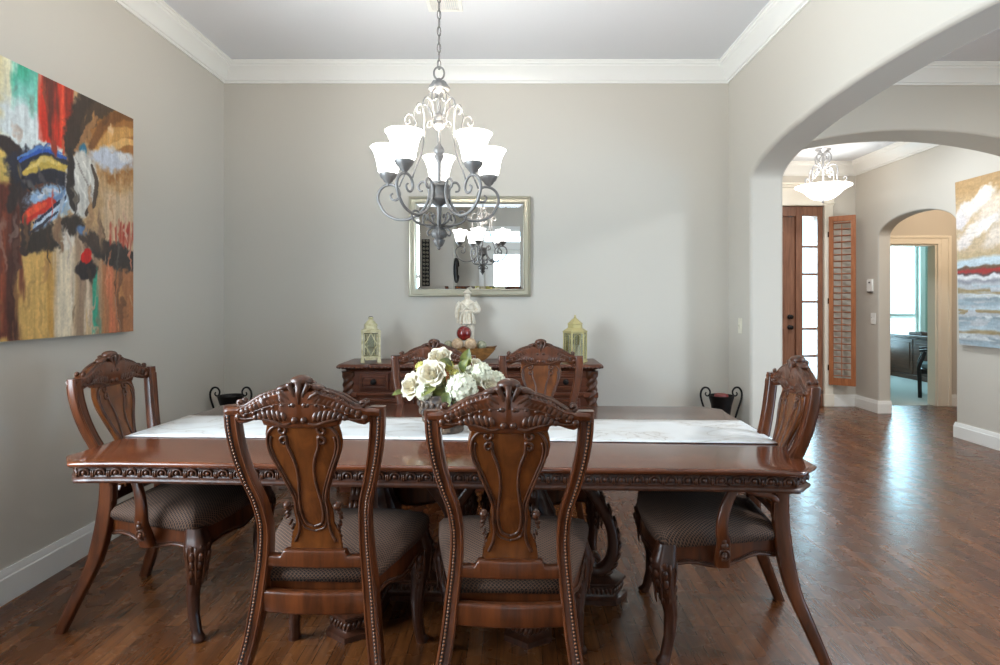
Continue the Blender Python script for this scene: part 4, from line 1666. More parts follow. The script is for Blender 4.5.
def frame_loft(prof, w, h):
    """prof: (inset, y) ring swept round a rectangle standing in the x-z plane"""
    mb = MB()
    rings = []
    for sx, sz in ((-1, 0), (1, 0), (1, 1), (-1, 1)):
        rings.append([(sx * (w / 2 - i), -y, (i if sz == 0 else h - i)) for i, y in prof])
    mb.loft(rings, closed=True)
    return mb


frame_loft([(0, .0), (0, .022), (.006, .030), (.014, .032), (.020, .026), (.026, .026), (.044, .022), (.050, .024), (.056, .020), (.060, .010), (.060, .0)], w, h).build('frame', M['silver'], mr, smooth=30)
mb = MB()
i = .058
mb.box2((-w / 2 + i, -.010, i), (w / 2 - i, -.004, h - i))
gl = mb.build('glass', M['mirror'], mr, smooth=0)
frame_loft([(.058, .0105), (.082, .0128), (.086, .0128), (.086, .0105)], w, h).build('bevel', M['mirror'], gl, smooth=0)
# things on the walls behind the camera that the mirror shows
mb = MB()
mb.box2((-.075, -.0, 0), (.075, .02, .93))
ds = mb.build('wall_panel', M['black_iron'], None, bevel=.003)
ds.location = (-1.72, -2.298, 1.43)
tag(ds, 'tall narrow pierced metal wall panel seen in the mirror', 'wall decoration')
mb = MB()
for k in range(12):
    z = .03 + k * .076
    for e in (-1, 1):
        sp = spiral(e * .032, z + .03, .006, .026, 0, 3 * PI, 14)
        mb.tube([(p[0], .024, p[1]) for p in sp], .005, 5)
mb.build('scroll_inlay', M['silver'], ds, smooth=180)
mb = MB()
mb.lathe([(.52, 0), (.56, .0), (.57, .03), (.53, .045), (.50, .02)], 40, (0, 0, 0), Matrix.Rotation(PI / 2, 3, 'Y') @ Matrix.Diagonal((.72, 1.0, 1.0)))
om = mb.build('oval_frame', M['black_iron'], None)
om.scale = (1, .72, .62)
om.location = (-1.178, -2.66, 1.76)
tag(om, 'black oval framed mirror seen edge-on in the reflection', 'mirror')
mb = MB()
mb.lathe([(.001, .012), (.51, .012)], 40, (0, 0, 0), Matrix.Rotation(PI / 2, 3, 'Y') @ Matrix.Diagonal((.72, 1.0, 1.0)))
mb.build('glass', M['mirror'], om)

# ------------------------------------------------------------------ floor urns in the two corners
def urn(label, loc, candle):
    u = thing('floor_urn', label, 'urn', loc, 0)
    mb = MB()
    mb.lathe([(.001, 0), (.095, 0), (.10, .012), (.085, .028), (.045, .05), (.026, .09), (.022, .16), (.030, .22), (.042, .30), (.052, .40), (.062, .50), (.074, .58), (.090, .635), (.094, .648), (.090, .652), (.084, .645), (.06, .58), (.03, .55), (.001, .545)], 28)
    mb.build('body', M['black_iron'], u, smooth=50)
    for e in (-1, 1):
        # the strap runs up from the foot of the body, out and over into an inward scroll
        pts = [(.030, .20), (.050, .30), (.085, .42), (.122, .54), (.148, .62), (.152, .67), (.132, .705), (.102, .706), (.084, .682), (.088, .655), (.106, .646), (.118, .660), (.112, .674)]
        mb = MB()
        mb.tube(catmull([(e * x, 0, z) for x, z in pts], 5), [.007, .0075, .0075, .006, .005], 7)
        mb.build('handle', M['black_iron'], u, smooth=180)
    if candle:
        mb = MB()
        mb.lathe([(.001, .56), (.048, .57), (.05, .655), (.046, .66), (.001, .655)], 20)
        mb.build('candle', M['candle'], u)
    return u


urn('black iron floor urn in the corner by the left wall, scroll handles above the table'.replace('left ', 'canvas '), (-2.085, 4.45, 0), False)
urn('black iron floor urn holding a red candle, in the corner by the light switch', (1.552, 4.45, 0), True)

# ------------------------------------------------------------------ switches
mb = MB()
mb.box2((-.035, 0, -.058), (.035, .006, .058))
s1 = mb.build('light_switch', M['ivory_plastic'], None, bevel=.003)
s1.location, s1.rotation_euler = (XR, 4.49, 1.165), (0, 0, PI / 2)
tag(s1, 'ivory light switch on the wall between urn and archway', 'switch')
mb = MB()
mb.box2((-.008, .006, -.022), (.008, .010, .022)).box((0, .011, .005), (.007, .012, .014), R=Matrix.Rotation(.4, 3, 'X'))
mb.build('toggle', M['ivory_plastic'], s1, bevel=.001)
mb = MB()
mb.box2((-.055, 0, -.075), (.055, .024, .075))
th = mb.build('thermostat', M['white_plastic'], None, bevel=.006)
th.location, th.rotation_euler = (XH, 7.37, 1.54), (0, 0, PI / 2)
tag(th, 'white thermostat on the foyer wall above the switch plate', 'thermostat')
mb = MB()
mb.box2((-.018, .024, .028), (.012, .0255, .046))
mb.build('display', M['dark_gap'], th)
mb = MB()
mb.box2((-.05, .004, -.084), (.05, .022, -.074))
mb.build('base', M['dark_gap'], th)
mb = MB()
mb.box2((-.048, 0, -.068), (.048, .007, .068))
s2 = mb.build('switch_plate', M['white_plastic'], None, bevel=.003)
s2.location, s2.rotation_euler = (XH, 7.32, 1.135), (0, 0, PI / 2)
tag(s2, 'white two-gang switch plate on the foyer wall below the thermostat', 'switch')
mb = MB()
for e in (-1, 1):
    mb.box2((e * .022 - .008, .007, -.018), (e * .022 + .008, .012, .018))
mb.build('toggle', M['white_plastic'], s2, bevel=.002)
mb = MB()
mb.box2((.018, .012, .008), (.026, .0135, .016))
mb.build('indicator', M['dark_gap'], s2)

# ceiling vent
vt = thing('ceiling_vent', 'white ceiling air vent beside the chandelier chain', 'vent', (-.425, 3.70, ZC))
mb = MB()
for a, b, c, d in ((-.11, -.085, -.16, .16), (.085, .11, -.16, .16), (-.085, .085, -.16, -.135), (-.085, .085, .135, .16)):
    mb.box2((a, c, -.008), (b, d, 0))
mb.build('frame', M['trim'], vt, bevel=.002)
mb = MB()
for k in range(-6, 7):
    mb.box((k * .013, 0, -.006), (.010, .272, .002), R=Matrix.Rotation(.6 if k > 0 else -.6, 3, 'Y'))
mb.build('slat', M['trim'], vt, smooth=0)
# ------------------------------------------------------------------ chandelier over the table
CH = Vector((-.338, 2.78, 0))
ch = thing('chandelier', 'pewter scroll chandelier with five lit glass shades hanging over the table', 'chandelier', CH)


def strand(mb, pts, az, r, n=7, sub=5):
    d = Vector((math.sin(az), -math.cos(az), 0))
    P = catmull([d * p[0] + Vector((0, 0, p[1])) for p in pts], sub)
    mb.tube(P, r, n)


# chain and ceiling canopy
mb = MB()
mb.lathe([(.001, ZC), (.065, ZC), (.065, ZC - .012), (.05, ZC - .03), (.015, ZC - .045), (.010, ZC - .06), (.001, ZC - .06)], 24)
mb.build('ceiling_canopy', M['pewter'], ch)
mb = MB()
z = 2.425
k = 0
while z < ZC - .06:
    a = (k % 2) * PI / 2 + .5
    R = Matrix.Rotation(a, 3, 'Z')
    mb.tube([Vector((0, 0, z + .020)) + R @ Vector((.0085 * math.cos(t), 0, .023 * math.sin(t))) for t in [2 * PI * j / 14 for j in range(14)]], .0024, 5, closed=True)
    z += .0385
    k += 1
mb.tube([(.003 * math.sin(z_ * 40), .003 * math.cos(z_ * 40), z_) for z_ in [2.42 + i * (ZC - 2.46) / 60 for i in range(61)]], .002, 5)
mb.build('chain', M['pewter_lo'], ch, smooth=180)
mb = MB()
mb.tube([(.024 * math.cos(t), 0, 2.405 + .030 * math.sin(t)) for t in [2 * PI * j / 24 for j in range(24)]], .0045, 6, closed=True)
mb.build('hanging_ring', M['pewter_lo'], ch, smooth=180)
mb = MB()
mb.lathe([(.001, 2.382), (.010, 2.380), (.012, 2.372), (.030, 2.366), (.040, 2.350), (.050, 2.336), (.048, 2.328), (.040, 2.326), (.030, 2.318), (.014, 2.31), (.012, 2.30), (.001, 2.30)], 40, lobes=10, amp=.05)
cap = mb.build('cap', M['pewter'], ch, smooth=60)
mb = MB()
mb.lathe([(.001, 2.32), (.010, 2.32), (.010, 2.22), (.018, 2.215), (.022, 2.20), (.018, 2.185), (.026, 2.175), (.030, 2.165), (.022, 2.15), (.008, 2.14), (.007, 2.08), (.012, 2.07), (.020, 2.06), (.026, 2.045), (.018, 2.03), (.024, 2.02), (.016, 2.005), (.010, 1.99), (.009, 1.90), (.001, 1.90)], 20)
mb.build('column', M['pewter'], ch, smooth=50)
mb = MB()
mb.lathe([(.001, 1.895), (.030, 1.893), (.046, 1.888), (.050, 1.880), (.045, 1.874), (.045, 1.826), (.050, 1.820), (.040, 1.808), (.022, 1.795), (.012, 1.788), (.010, 1.70), (.001, 1.70)], 32)
mb.build('hub', M['pewter_lo'], ch, smooth=40)
mb = MB()
mb.lathe([(.001, 1.70), (.012, 1.70), (.020, 1.692), (.014, 1.684), (.026, 1.676), (.033, 1.664), (.032, 1.652), (.022, 1.642), (.018, 1.636), (.026, 1.632), (.024, 1.622), (.016, 1.606), (.006, 1.598), (.008, 1.592), (.001, 1.586)], 30, lobes=10, amp=.06)
mb.build('finial', M['pewter_lo'], ch, smooth=50)
AZ = [math.radians(a) for a in (-29, 43, 115, 187, 259)]
ARM = [(.080, 1.862), (.095, 1.866), (.100, 1.885), (.086, 1.904), (.064, 1.900), (.050, 1.868), (.051, 1.828), (.070, 1.785), (.108, 1.750), (.160, 1.731), (.215, 1.736), (.262, 1.762), (.292, 1.806), (.301, 1.842), (.288, 1.876),
       (.256, 1.896), (.220, 1.894), (.197, 1.870), (.193, 1.842), (.210, 1.824), (.231, 1.829), (.238, 1.846), (.226, 1.856)]
SHADE = [(.030, 1.948), (.040, 1.950), (.047, 1.962), (.051, 1.985), (.056, 2.012), (.063, 2.038), (.073, 2.060), (.083, 2.074), (.081, 2.076), (.070, 2.061), (.060, 2.039), (.053, 2.012), (.048, 1.985), (.044, 1.964), (.030, 1.955)]
for az in AZ:
    d = Vector((math.sin(az), -math.cos(az), 0))
    mb = MB()
    strand(mb, ARM, az, [.0045, .0062, .0068, .0068, .0062, .0042])
    arm_ = mb.build('arm', M['pewter'], ch, smooth=180)
    mb = MB()
    mb.lathe([(.001, 1.892), (.008, 1.892), (.010, 1.905), (.020, 1.912), (.024, 1.920), (.034, 1.930), (.040, 1.942), (.042, 1.950), (.036, 1.953), (.001, 1.952)], 24, d * .250, lobes=8, amp=.03)
    cup = mb.build('cup', M['pewter'], arm_, smooth=50)
    mb = MB()
    mb.lathe(SHADE, 36, d * .250, lobes=6, amp=.015)
    mb.build('glass_shade', M['shade'], arm_, smooth=180)
    # cage above: small volutes under the cap, an arch, then a long strand down to the arm
    mb = MB()
    strand(mb, [(.036, 2.268), (.030, 2.284), (.018, 2.284), (.014, 2.300), (.022, 2.318), (.040, 2.318), (.052, 2.296), (.054, 2.262), (.046, 2.228), (.036, 2.21)], az, .0038, 6)
    strand(mb, [(.034, 2.165), (.050, 2.158), (.058, 2.172), (.048, 2.186), (.034, 2.190), (.036, 2.222), (.058, 2.258), (.090, 2.268), (.114, 2.248), (.120, 2.214), (.112, 2.172), (.112, 2.12), (.118, 2.06), (.140, 1.99), (.175, 1.93), (.196, 1.885)], az, [.0036, .0046, .0046, .0042, .004], 6)
    strand(mb, [(.118, 2.20), (.134, 2.222), (.156, 2.222), (.168, 2.200), (.158, 2.182), (.144, 2.186), (.144, 2.200)], az, .0036, 6)
    mb.build('cage_scroll', M['pewter'], ch, smooth=180)
    mb = MB()
    a2 = az + PI / 5
    strand(mb, [(.012, 1.694), (.040, 1.698), (.085, 1.702), (.116, 1.714), (.130, 1.738), (.120, 1.760), (.102, 1.760), (.094, 1.744), (.104, 1.734)], a2, .0048, 6)
    strand(mb, [(.012, 1.702), (.028, 1.708), (.046, 1.724), (.052, 1.744), (.042, 1.756), (.033, 1.748), (.037, 1.738)], a2, .0044, 6)
    strand(mb, [(.014, 1.690), (.040, 1.684), (.056, 1.668), (.050, 1.652), (.038, 1.658)], a2, .0044, 6)
    mb.build('lower_scroll', M['pewter_lo'], ch, smooth=180)

# ------------------------------------------------------------------ foyer bowl light
fx = thing('ceiling_light', 'lit white glass bowl light in a silver scroll frame on the foyer ceiling', 'ceiling light', (3.63, 7.0, 0))
mb = MB()
mb.lathe([(.001, ZF), (.085, ZF), (.085, ZF - .012), (.06, ZF - .028), (.02, ZF - .04), (.012, ZF - .05), (.012, 2.60), (.001, 2.60)], 24)
mb.build('stem', M['nickel'], fx, smooth=40)
mb = MB()
mb.lathe([(.001, 2.522), (.06, 2.528), (.12, 2.548), (.17, 2.585), (.215, 2.632), (.265, 2.664), (.305, 2.682), (.306, 2.690), (.262, 2.674), (.21, 2.642), (.16, 2.595), (.11, 2.558), (.05, 2.538), (.001, 2.534)], 48)
mb.build('glass_bowl', M['bowl_lit'], fx, smooth=180)
mb = MB()
mb.lathe([(.001, 2.49), (.008, 2.495), (.014, 2.505), (.008, 2.515), (.022, 2.525), (.001, 2.53)], 16)
mb.build('finial', M['nickel'], fx)
for k in range(4):
    az = math.radians(25 + 90 * k)
    mb = MB()
    strand(mb, [(.030, 2.985), (.050, 2.99), (.054, 3.01), (.036, 3.03), (.020, 3.05), (.050, 3.075), (.090, 3.06), (.105, 3.01), (.085, 2.955), (.045, 2.93), (.03, 2.90)], az, .008, 6)
    strand(mb, [(.10, 2.82), (.125, 2.80), (.135, 2.83), (.11, 2.86), (.075, 2.85), (.07, 2.90), (.11, 2.925), (.165, 2.905), (.185, 2.84), (.18, 2.77), (.20, 2.71), (.245, 2.685), (.285, 2.70), (.30, 2.735), (.275, 2.755), (.255, 2.735)], az, .008, 6)
    strand(mb, [(.02, 2.93), (.06, 2.90), (.08, 2.86)], az + .6, .007, 6)
    mb.build('frame_scroll', M['nickel'], fx, smooth=180)

# ------------------------------------------------------------------ louvred shutter swung open beside the sidelight
sh = thing('window_shutter', 'tall brown louvred shutter swung open beside the entry sidelight', 'shutter', (4.045, YF - .045, 0), math.radians(-38))
sw, sz0, sz1 = .30, .285, 2.425
mb = MB()
mb.frame4(0, sw, sz0, sz1, .052, -.014, .014, .07, .09)
mb.build('frame', M['shutter'], sh, bevel=.003)
NLV = 25
for k in range(NLV):
    z = sz0 + .12 + (sz1 - .09 - sz0 - .12) * k / (NLV - 1)
    mb = MB()
    mb.box((sw / 2, 0, z), (sw - .106, .050, .008), R=Matrix.Rotation(math.radians(-12), 3, 'X'))
    mb.build('louver', M['shutter'], sh, bevel=.002)
mb = MB()
mb.box((sw / 2, -.034, (sz0 + sz1) / 2), (.010, .010, sz1 - sz0 - .22))
mb.build('tilt_rod', M['shutter'], sh)
mb = MB()
for z in (.5, 1.35, 2.2):
    mb.box((-.006, .010, z), (.024, .012, .07))
mb.build('hinge', M['black_iron'], sh, bevel=.002)

# ------------------------------------------------------------------ office furniture seen through the doorway
de = thing('credenza', 'long brown office credenza seen through the arched doorway', 'cabinet', (7.15, 9.9, .004))
mb = MB()
mb.box2((-.33, -1.0, .72), (.40, 1.06, .762))
mb.build('top', M['desk'], de, bevel=.006)
mb = MB()
mb.box2((-.27, -.96, .07), (.38, 1.02, .72))
mb.box2((-.29, -.98, 0), (.39, 1.04, .08))
mb.build('body', M['desk'], de, bevel=.004)
for k in range(3):
    y0_ = -.94 + k * .655
    mb = MB()
    mb.box2((-.295, y0_, .10), (-.27, y0_ + .635, .70))
    dd = mb.build('door', M['desk'], de, bevel=.004)
    mb = MB()
    mb.box2((-.302, y0_ + .07, .17), (-.293, y0_ + .565, .63))
    mb.build('raised_panel', M['desk'], dd, bevel=.008)

oc = thing('office_armchair', 'black wooden armchair with grey upholstered seat in the office doorway', 'chair', (6.08, 8.41, .004), math.radians(56))
for sx in (-1, 1):
    mb = MB()
    mb.tube(catmull([(sx * .27, .30, 0), (sx * .27, .305, .25), (sx * .27, .31, .43), (sx * .27, .27, .55), (sx * .27, .24, .645)], 5), [.024, .026, .024, .022], up=(1, 0, 0), section=rrect(1.7, 2.0, .3))
    mb.build('front_leg', M['black'], oc, smooth=60)
    mb = MB()
    mb.tube(catmull([(sx * .25, -.32, 0), (sx * .25, -.26, .25), (sx * .25, -.24, .45), (sx * .25, -.30, .75), (sx * .25, -.36, .98)], 5), [.022, .024, .022, .018], up=(1, 0, 0), section=rrect(1.7, 2.0, .3))
    mb.build('rear_leg', M['black'], oc, smooth=60)
    mb = MB()
    mb.tube(catmull([(sx * .26, -.30, .66), (sx * .27, -.1, .67), (sx * .275, .15, .672), (sx * .275, .31, .655)], 5), [.022, .028, .030, .024], up=(0, 0, 1), section=rrect(1.2, 2.2, .4))
    mb.build('armrest', M['black'], oc, smooth=60)
mb = MB()
mb.box2((-.26, -.26, .33), (.26, .29, .40))
mb.build('seat_frame', M['black'], oc, bevel=.01)
mb = MB()
mb.box2((-.245, -.25, .40), (.245, .285, .47))
mb.build('seat_cushion', M['teal_fabric'], oc, bevel=.03, segs=4)
mb = MB()
mb.box((0, -.315, .76), (.46, .05, .40), R=Matrix.Rotation(.2, 3, 'X'))
mb.build('backrest', M['teal_fabric'], oc, bevel=.02, segs=3)

pn = thing('desk_phone', 'dark desk phone standing on the office credenza', 'phone', (7.10, 9.72, .768))
mb = MB()
mb.loft([[(-.10, -.11, 0), (.10, -.11, 0), (.10, .11, 0), (-.10, .11, 0)], [(-.06, -.11, .07), (.09, -.11, .14), (.09, .11, .14), (-.06, .11, .07)], [(.02, -.10, .20), (.08, -.10, .21), (.08, .10, .21), (.02, .10, .20)]])
mb.build('body', M['black'], pn, bevel=.01)
mb = MB()
mb.tube(catmull([(-.08, .10, .10), (-.05, .10, .16), (-.01, .10, .20), (.03, .10, .225)], 4), [.024, .016, .016, .024], 8)
mb.build('handset', M['black'], pn, smooth=60)
mg = thing('paper_tray', 'low brown paper tray on the credenza beside the phone', 'tray', (7.02, 10.27, .768))
mb = MB()
mb.box2((-.12, -.16, 0), (.12, .16, .012)).box2((-.12, -.16, 0), (-.11, .16, .05)).box2((.11, -.16, 0), (.12, .16, .05)).box2((-.12, .15, 0), (.12, .16, .05)).box2((-.12, -.16, 0), (.12, -.15, .05))
mb.build('body', M['desk'], mg, bevel=.003)
mb = MB()
mb.box2((-.105, -.145, .012), (.105, .145, .035))
mb.build('paper', M['white_plastic'], mg)
wm = thing('mug', 'white mug on the credenza in front of the office window', 'mug', (7.06, 9.97, .768))
mb = MB()
mb.lathe([(.001, 0), (.055, 0), (.07, .03), (.08, .12), (.084, .19), (.08, .19), (.074, .12), (.06, .02), (.001, .015)], 24)
mb.build('body', M['white_plastic'], wm, smooth=50)
mb = MB()
mb.tube(catmull([(0, .07, .05), (0, .12, .07), (0, .13, .12), (0, .08, .15)], 4), .011, 6)
mb.build('handle', M['white_plastic'], wm, smooth=180)
# ------------------------------------------------------------------ the two paintings (pigment in a colour attribute)
def hash_noise(x, y, seed):
    """value noise, vectorised"""
    def h(i, j):
        n = (i * 374761393 + j * 668265263 + seed * 974634777) & 0x7fffffff
        n = ((n ^ (n >> 13)) * 1274126177) & 0x7fffffff
        return ((n ^ (n >> 16)) & 0xffff) / 65535.0
    xi, yi = np.floor(x).astype(np.int64), np.floor(y).astype(np.int64)
    fx_, fy_ = x - xi, y - yi
    fx_, fy_ = fx_ * fx_ * (3 - 2 * fx_), fy_ * fy_ * (3 - 2 * fy_)
    a, b, c, d = h(xi, yi), h(xi + 1, yi), h(xi, yi + 1), h(xi + 1, yi + 1)
    return (a * (1 - fx_) + b * fx_) * (1 - fy_) + (c * (1 - fx_) + d * fx_) * fy_


def fbm(x, y, seed, o=4):
    s, a, t = 0, .5, 0
    for k in range(o):
        s = s + a * hash_noise(x * 2 ** k, y * 2 ** k, seed + k * 17)
        t += a
        a *= .55
    return s / t


class Canvas:
    def __init__(self, nu, nv, w, h):
        self.nu, self.nv = nu, nv
        u, v = np.meshgrid(np.linspace(0, 1, nu + 1), np.linspace(0, 1, nv + 1))
        self.x, self.y = u * w, v * h
        self.c = np.zeros((nv + 1, nu + 1, 3))
        self.wx = (fbm(self.x * 9, self.y * 9, 3) - .5)
        self.wy = (fbm(self.x * 9, self.y * 9, 51) - .5)

    def put(self, mask, col):
        m = np.clip(mask, 0, 1)[..., None]
        self.c = self.c * (1 - m) + np.array(col, float)[None, None] / 255 * m

    def blob(self, cx, cy, rx, ry, col, ang=0, soft=.25, rag=.5, seed=1, streak=0):
        x, y = self.x + self.wx * rag * .12 - cx, self.y + self.wy * rag * .12 - cy
        a = math.radians(ang)
        p, q = x * math.cos(a) + y * math.sin(a), -x * math.sin(a) + y * math.cos(a)
        d = np.sqrt((p / rx) ** 2 + (q / ry) ** 2)
        d = d + (fbm(self.x * 30, self.y * (30 if not streak else 5), seed + 7) - .5) * rag
        self.put((1 - d) / soft + .5, col)

    def rect(self, x0, x1, y0, y1, col, soft=.02, rag=.5, seed=1, vert=False):
        n = (fbm(self.x * 24, self.y * (24 if not vert else 4), seed) - .5) * rag * .12
        x, y = self.x + n, self.y + (fbm(self.x * (18 if not vert else 40), self.y * 10, seed + 5) - .5) * rag * .14
        m = np.minimum(np.minimum(x - x0, x1 - x), np.minimum(y - y0, y1 - y)) / soft + .5
        self.put(m, col)

    def stroke(self, pts, w, col, soft=.4, rag=.4, seed=2):
        x, y = self.x + self.wx * rag * .06, self.y + self.wy * rag * .06
        best = np.full(x.shape, 9.0)
        P = catmull([(p[0], p[1], 0) for p in pts], 8)
        for k, p in enumerate(P):
            ww = w * (.55 + .45 * math.sin(PI * (k + .5) / len(P)))
            best = np.minimum(best, np.sqrt((x - p.x) ** 2 + (y - p.y) ** 2) / ww)
        best = best + (fbm(self.x * 50, self.y * 50, seed) - .5) * rag
        self.put((1 - best) / soft + .5, col)

    def grain(self, amt, fx_, fy_, seed):
        n = (fbm(self.x * fx_, self.y * fy_, seed, 5) - .5) * 2 * amt
        self.c = np.clip(self.c * (1 + n[..., None]), 0, 1)


def canvas_object(name, cv, w, h, depth, label):
    """canvas lies in local x (width) - z (height), front face towards -y"""
    mb = MB()
    nu, nv = cv.nu, cv.nv
    mb.grid(lambda u, v: (u * w, -depth, v * h), nu, nv)
    fr_ = mb.build('painted_canvas', vcol_mat(name + '_paint'), None, smooth=180, fixn=False)
    me = fr_.data
    at_ = me.color_attributes.new('paint', 'FLOAT_COLOR', 'POINT')
    c = cv.c
    lin = np.where(c <= .04045, c / 12.92, ((c + .055) / 1.055) ** 2.4)
    full = np.ones((c.shape[0] * c.shape[1], 4))
    full[:, :3] = lin.reshape(-1, 3)
    at_.data.foreach_set('color', full.ravel().astype(np.float32))
    root = thing('canvas_picture', label, 'painting')
    fr_.parent = root
    mb = MB()
    mb.box2((0, -depth + .0008, 0), (w, 0, h))
    mb.build('stretcher', M['canvas_edge'], root)
    return root


M['canvas_edge'] = mat('canvas_edge', srgb(64, 46, 36), .7)
# --- abstract canvas on the left wall: s along +Y (far edge = right of the picture)
PY0, PY1, PZ0, PZ1 = 2.29, 3.54, 1.172, 2.424
W1, H1 = PY1 - PY0, PZ1 - PZ0


def q1(px, py):
    Y = 2.232 * F / (CX - px)
    return (Y - PY0, EYE + (HZ - py) * Y / F - PZ0)


cv = Canvas(300, 300, W1, H1)
cv.put(np.ones(cv.x.shape), (196, 160, 116))


def B(px, py, rx, ry, col, **k):
    x, y = q1(px, py)
    cv.blob(x, y, rx, ry, col, **k)


def S(pts, w, col, **k):
    cv.stroke([q1(*p) for p in pts], w, col, **k)


def RC(px0, py0, px1, py1, col, **k):
    xa, ya = q1(px0, py0)
    xb, yb = q1(px1, py1)
    cv.rect(xa, xb, min(ya, yb), max(ya, yb), col, **k)


# upper field
cv.rect(-.1, .70, .60, 1.4, (222, 230, 224), .04, .6, 3)
cv.rect(-.1, .36, .75, 1.4, (214, 196, 142), .12, .9, 4, True)
B(27, 84, .085, .20, (52, 160, 126), rag=.8, soft=.6, streak=1, seed=4)
B(30, 105, .075, .16, (128, 200, 186), rag=.8, soft=.9, streak=1, seed=9)
B(28, 128, .16, .10, (222, 230, 230), rag=.7, soft=.7, seed=6)
# lower field in running vertical streaks
cv.rect(.05, .62, -.1, .52, (214, 172, 100), .05, .6, 11, True)
RC(54, 345, 76, 226, (222, 206, 178), soft=.05, rag=.9, seed=12, vert=True)
RC(46, 345, 52, 240, (196, 148, 74), soft=.03, rag=.7, seed=14, vert=True)
RC(76, 345, 102, 230, (158, 130, 106), soft=.06, rag=.9, seed=15, vert=True)
RC(86, 345, 92, 262, (206, 186, 160), soft=.03, rag=.9, seed=16, vert=True)
RC(103, 345, 140, 250, (170, 112, 74), soft=.05, rag=.9, seed=17, vert=True)
RC(110, 345, 116, 262, (206, 120, 84), soft=.03, rag=.9, seed=18, vert=True)
RC(118, 345, 124, 268, (122, 84, 62), soft=.03, rag=.9, seed=19, vert=True)
RC(95, 332, 100, 270, (58, 158, 128), soft=.02, rag=.7, seed=20, vert=True)
# tan shoulder, gold arcs
cv.rect(.98, 1.4, .42, .80, (208, 180, 146), .06, .7, 22)
B(118, 132, .26, .26, (160, 106, 52), rag=.6, soft=.4, seed=23)
S([(94, 158), (108, 140), (122, 133), (138, 132)], .035, (200, 150, 84))
S([(92, 148), (104, 126), (120, 116), (138, 118)], .030, (122, 78, 40))
S([(98, 152), (112, 148), (126, 142), (138, 144)], .022, (222, 176, 110))
B(114, 160, .20, .055, (196, 202, 214), ang=10, rag=.6, soft=.5, seed=24)
B(126, 158, .08, .03, (226, 226, 226), ang=8, rag=.6, soft=.5, seed=25)
# red block and black wedge
RC(40, 140, 74, 60, (206, 54, 34), soft=.02, rag=.5, seed=26, vert=True)
RC(48, 142, 56, 60, (96, 46, 38), soft=.03, rag=.9, seed=27, vert=True)
RC(60, 132, 67, 60, (226, 84, 52), soft=.04, rag=.9, seed=28, vert=True)
RC(67, 150, 73, 60, (140, 44, 30), soft=.03, rag=.9, seed=29, vert=True)
S([(103, 96), (90, 106), (80, 122), (70, 148)], .085, (62, 50, 42), rag=.6)
S([(112, 106), (98, 112), (84, 128)], .05, (74, 58, 44), rag=.7)
S([(76, 150), (88, 132), (98, 120)], .02, (150, 108, 70), rag=.8)
B(84, 151, .035, .035, (50, 110, 140), rag=.7, soft=.5, seed=30)
# left-hand dark figure and yellow patch
RC(-30, 345, 21, 175, (104, 50, 36), soft=.03, rag=.9, seed=31, vert=True)
RC(10, 345, 16, 190, (62, 36, 30), soft=.04, rag=.9, seed=32, vert=True)
RC(2, 330, 6, 215, (150, 76, 46), soft=.03, rag=.9, seed=33, vert=True)
RC(-20, 178, 11, 146, (216, 186, 102), soft=.03, rag=.5, seed=34)
S([(2, 140), (14, 150), (18, 175), (10, 205)], .045, (54, 44, 42), rag=.7)
S([(20, 148), (22, 175), (26, 205), (24, 250)], .040, (60, 46, 44), rag=.7)
# banded dome
B(46, 172, .22, .11, (46, 46, 58), rag=.6, soft=.2, seed=35)
S([(22, 160), (34, 153), (50, 151), (66, 158)], .013, (44, 88, 176), rag=.6)
S([(20, 157), (30, 151), (44, 148), (62, 152)], .010, (90, 130, 190), rag=.8)
S([(27, 172), (38, 165), (52, 162), (67, 168)], .026, (204, 174, 82), rag=.7)
S([(30, 168), (44, 160), (60, 162)], .010, (228, 204, 120), rag=.9)
S([(26, 184), (42, 176), (56, 175), (68, 182)], .024, (44, 44, 54), rag=.7)
S([(28, 190), (40, 184), (54, 182)], .010, (96, 60, 44), rag=.8)
B(52, 199, .155, .085, (150, 180, 210), ang=24, rag=.9, soft=.3, seed=36)
S([(36, 228), (50, 216), (64, 202)], .034, (150, 182, 212), rag=.7)
S([(38, 222), (52, 211), (66, 198)], .014, (196, 214, 230), rag=.8)
S([(44, 208), (56, 199), (66, 188)], .014, (112, 142, 184), rag=.8)
S([(36, 196), (46, 190), (58, 190)], .012, (206, 216, 226), rag=.9)
S([(25, 222), (31, 212), (42, 206), (54, 203)], .032, (204, 50, 36), rag=.7)
S([(25, 216), (34, 207), (44, 204)], .018, (226, 84, 52), rag=.8)
S([(34, 222), (48, 211), (62, 200), (68, 192)], .009, (40, 46, 70), rag=.7)
S([(30, 232), (44, 222), (58, 212)], .009, (60, 60, 74), rag=.8)
S([(22, 172), (26, 180), (30, 190)], .008, (30, 26, 28), rag=.6)
# petal
B(83, 184, .115, .17, (208, 206, 198), ang=-8, rag=.35, soft=.15, seed=38)
S([(76, 160), (84, 178), (93, 196)], .007, (158, 152, 144), rag=.9)
S([(76, 172), (80, 186), (86, 200)], .012, (232, 230, 222), rag=.9)
S([(84, 164), (90, 176), (94, 190)], .010, (236, 234, 226), rag=.9)
S([(70, 150), (72, 168), (70, 190), (74, 208)], .026, (52, 46, 44), rag=.6)
S([(92, 166), (97, 184), (94, 205), (86, 214)], .018, (84, 70, 60), rag=.6)
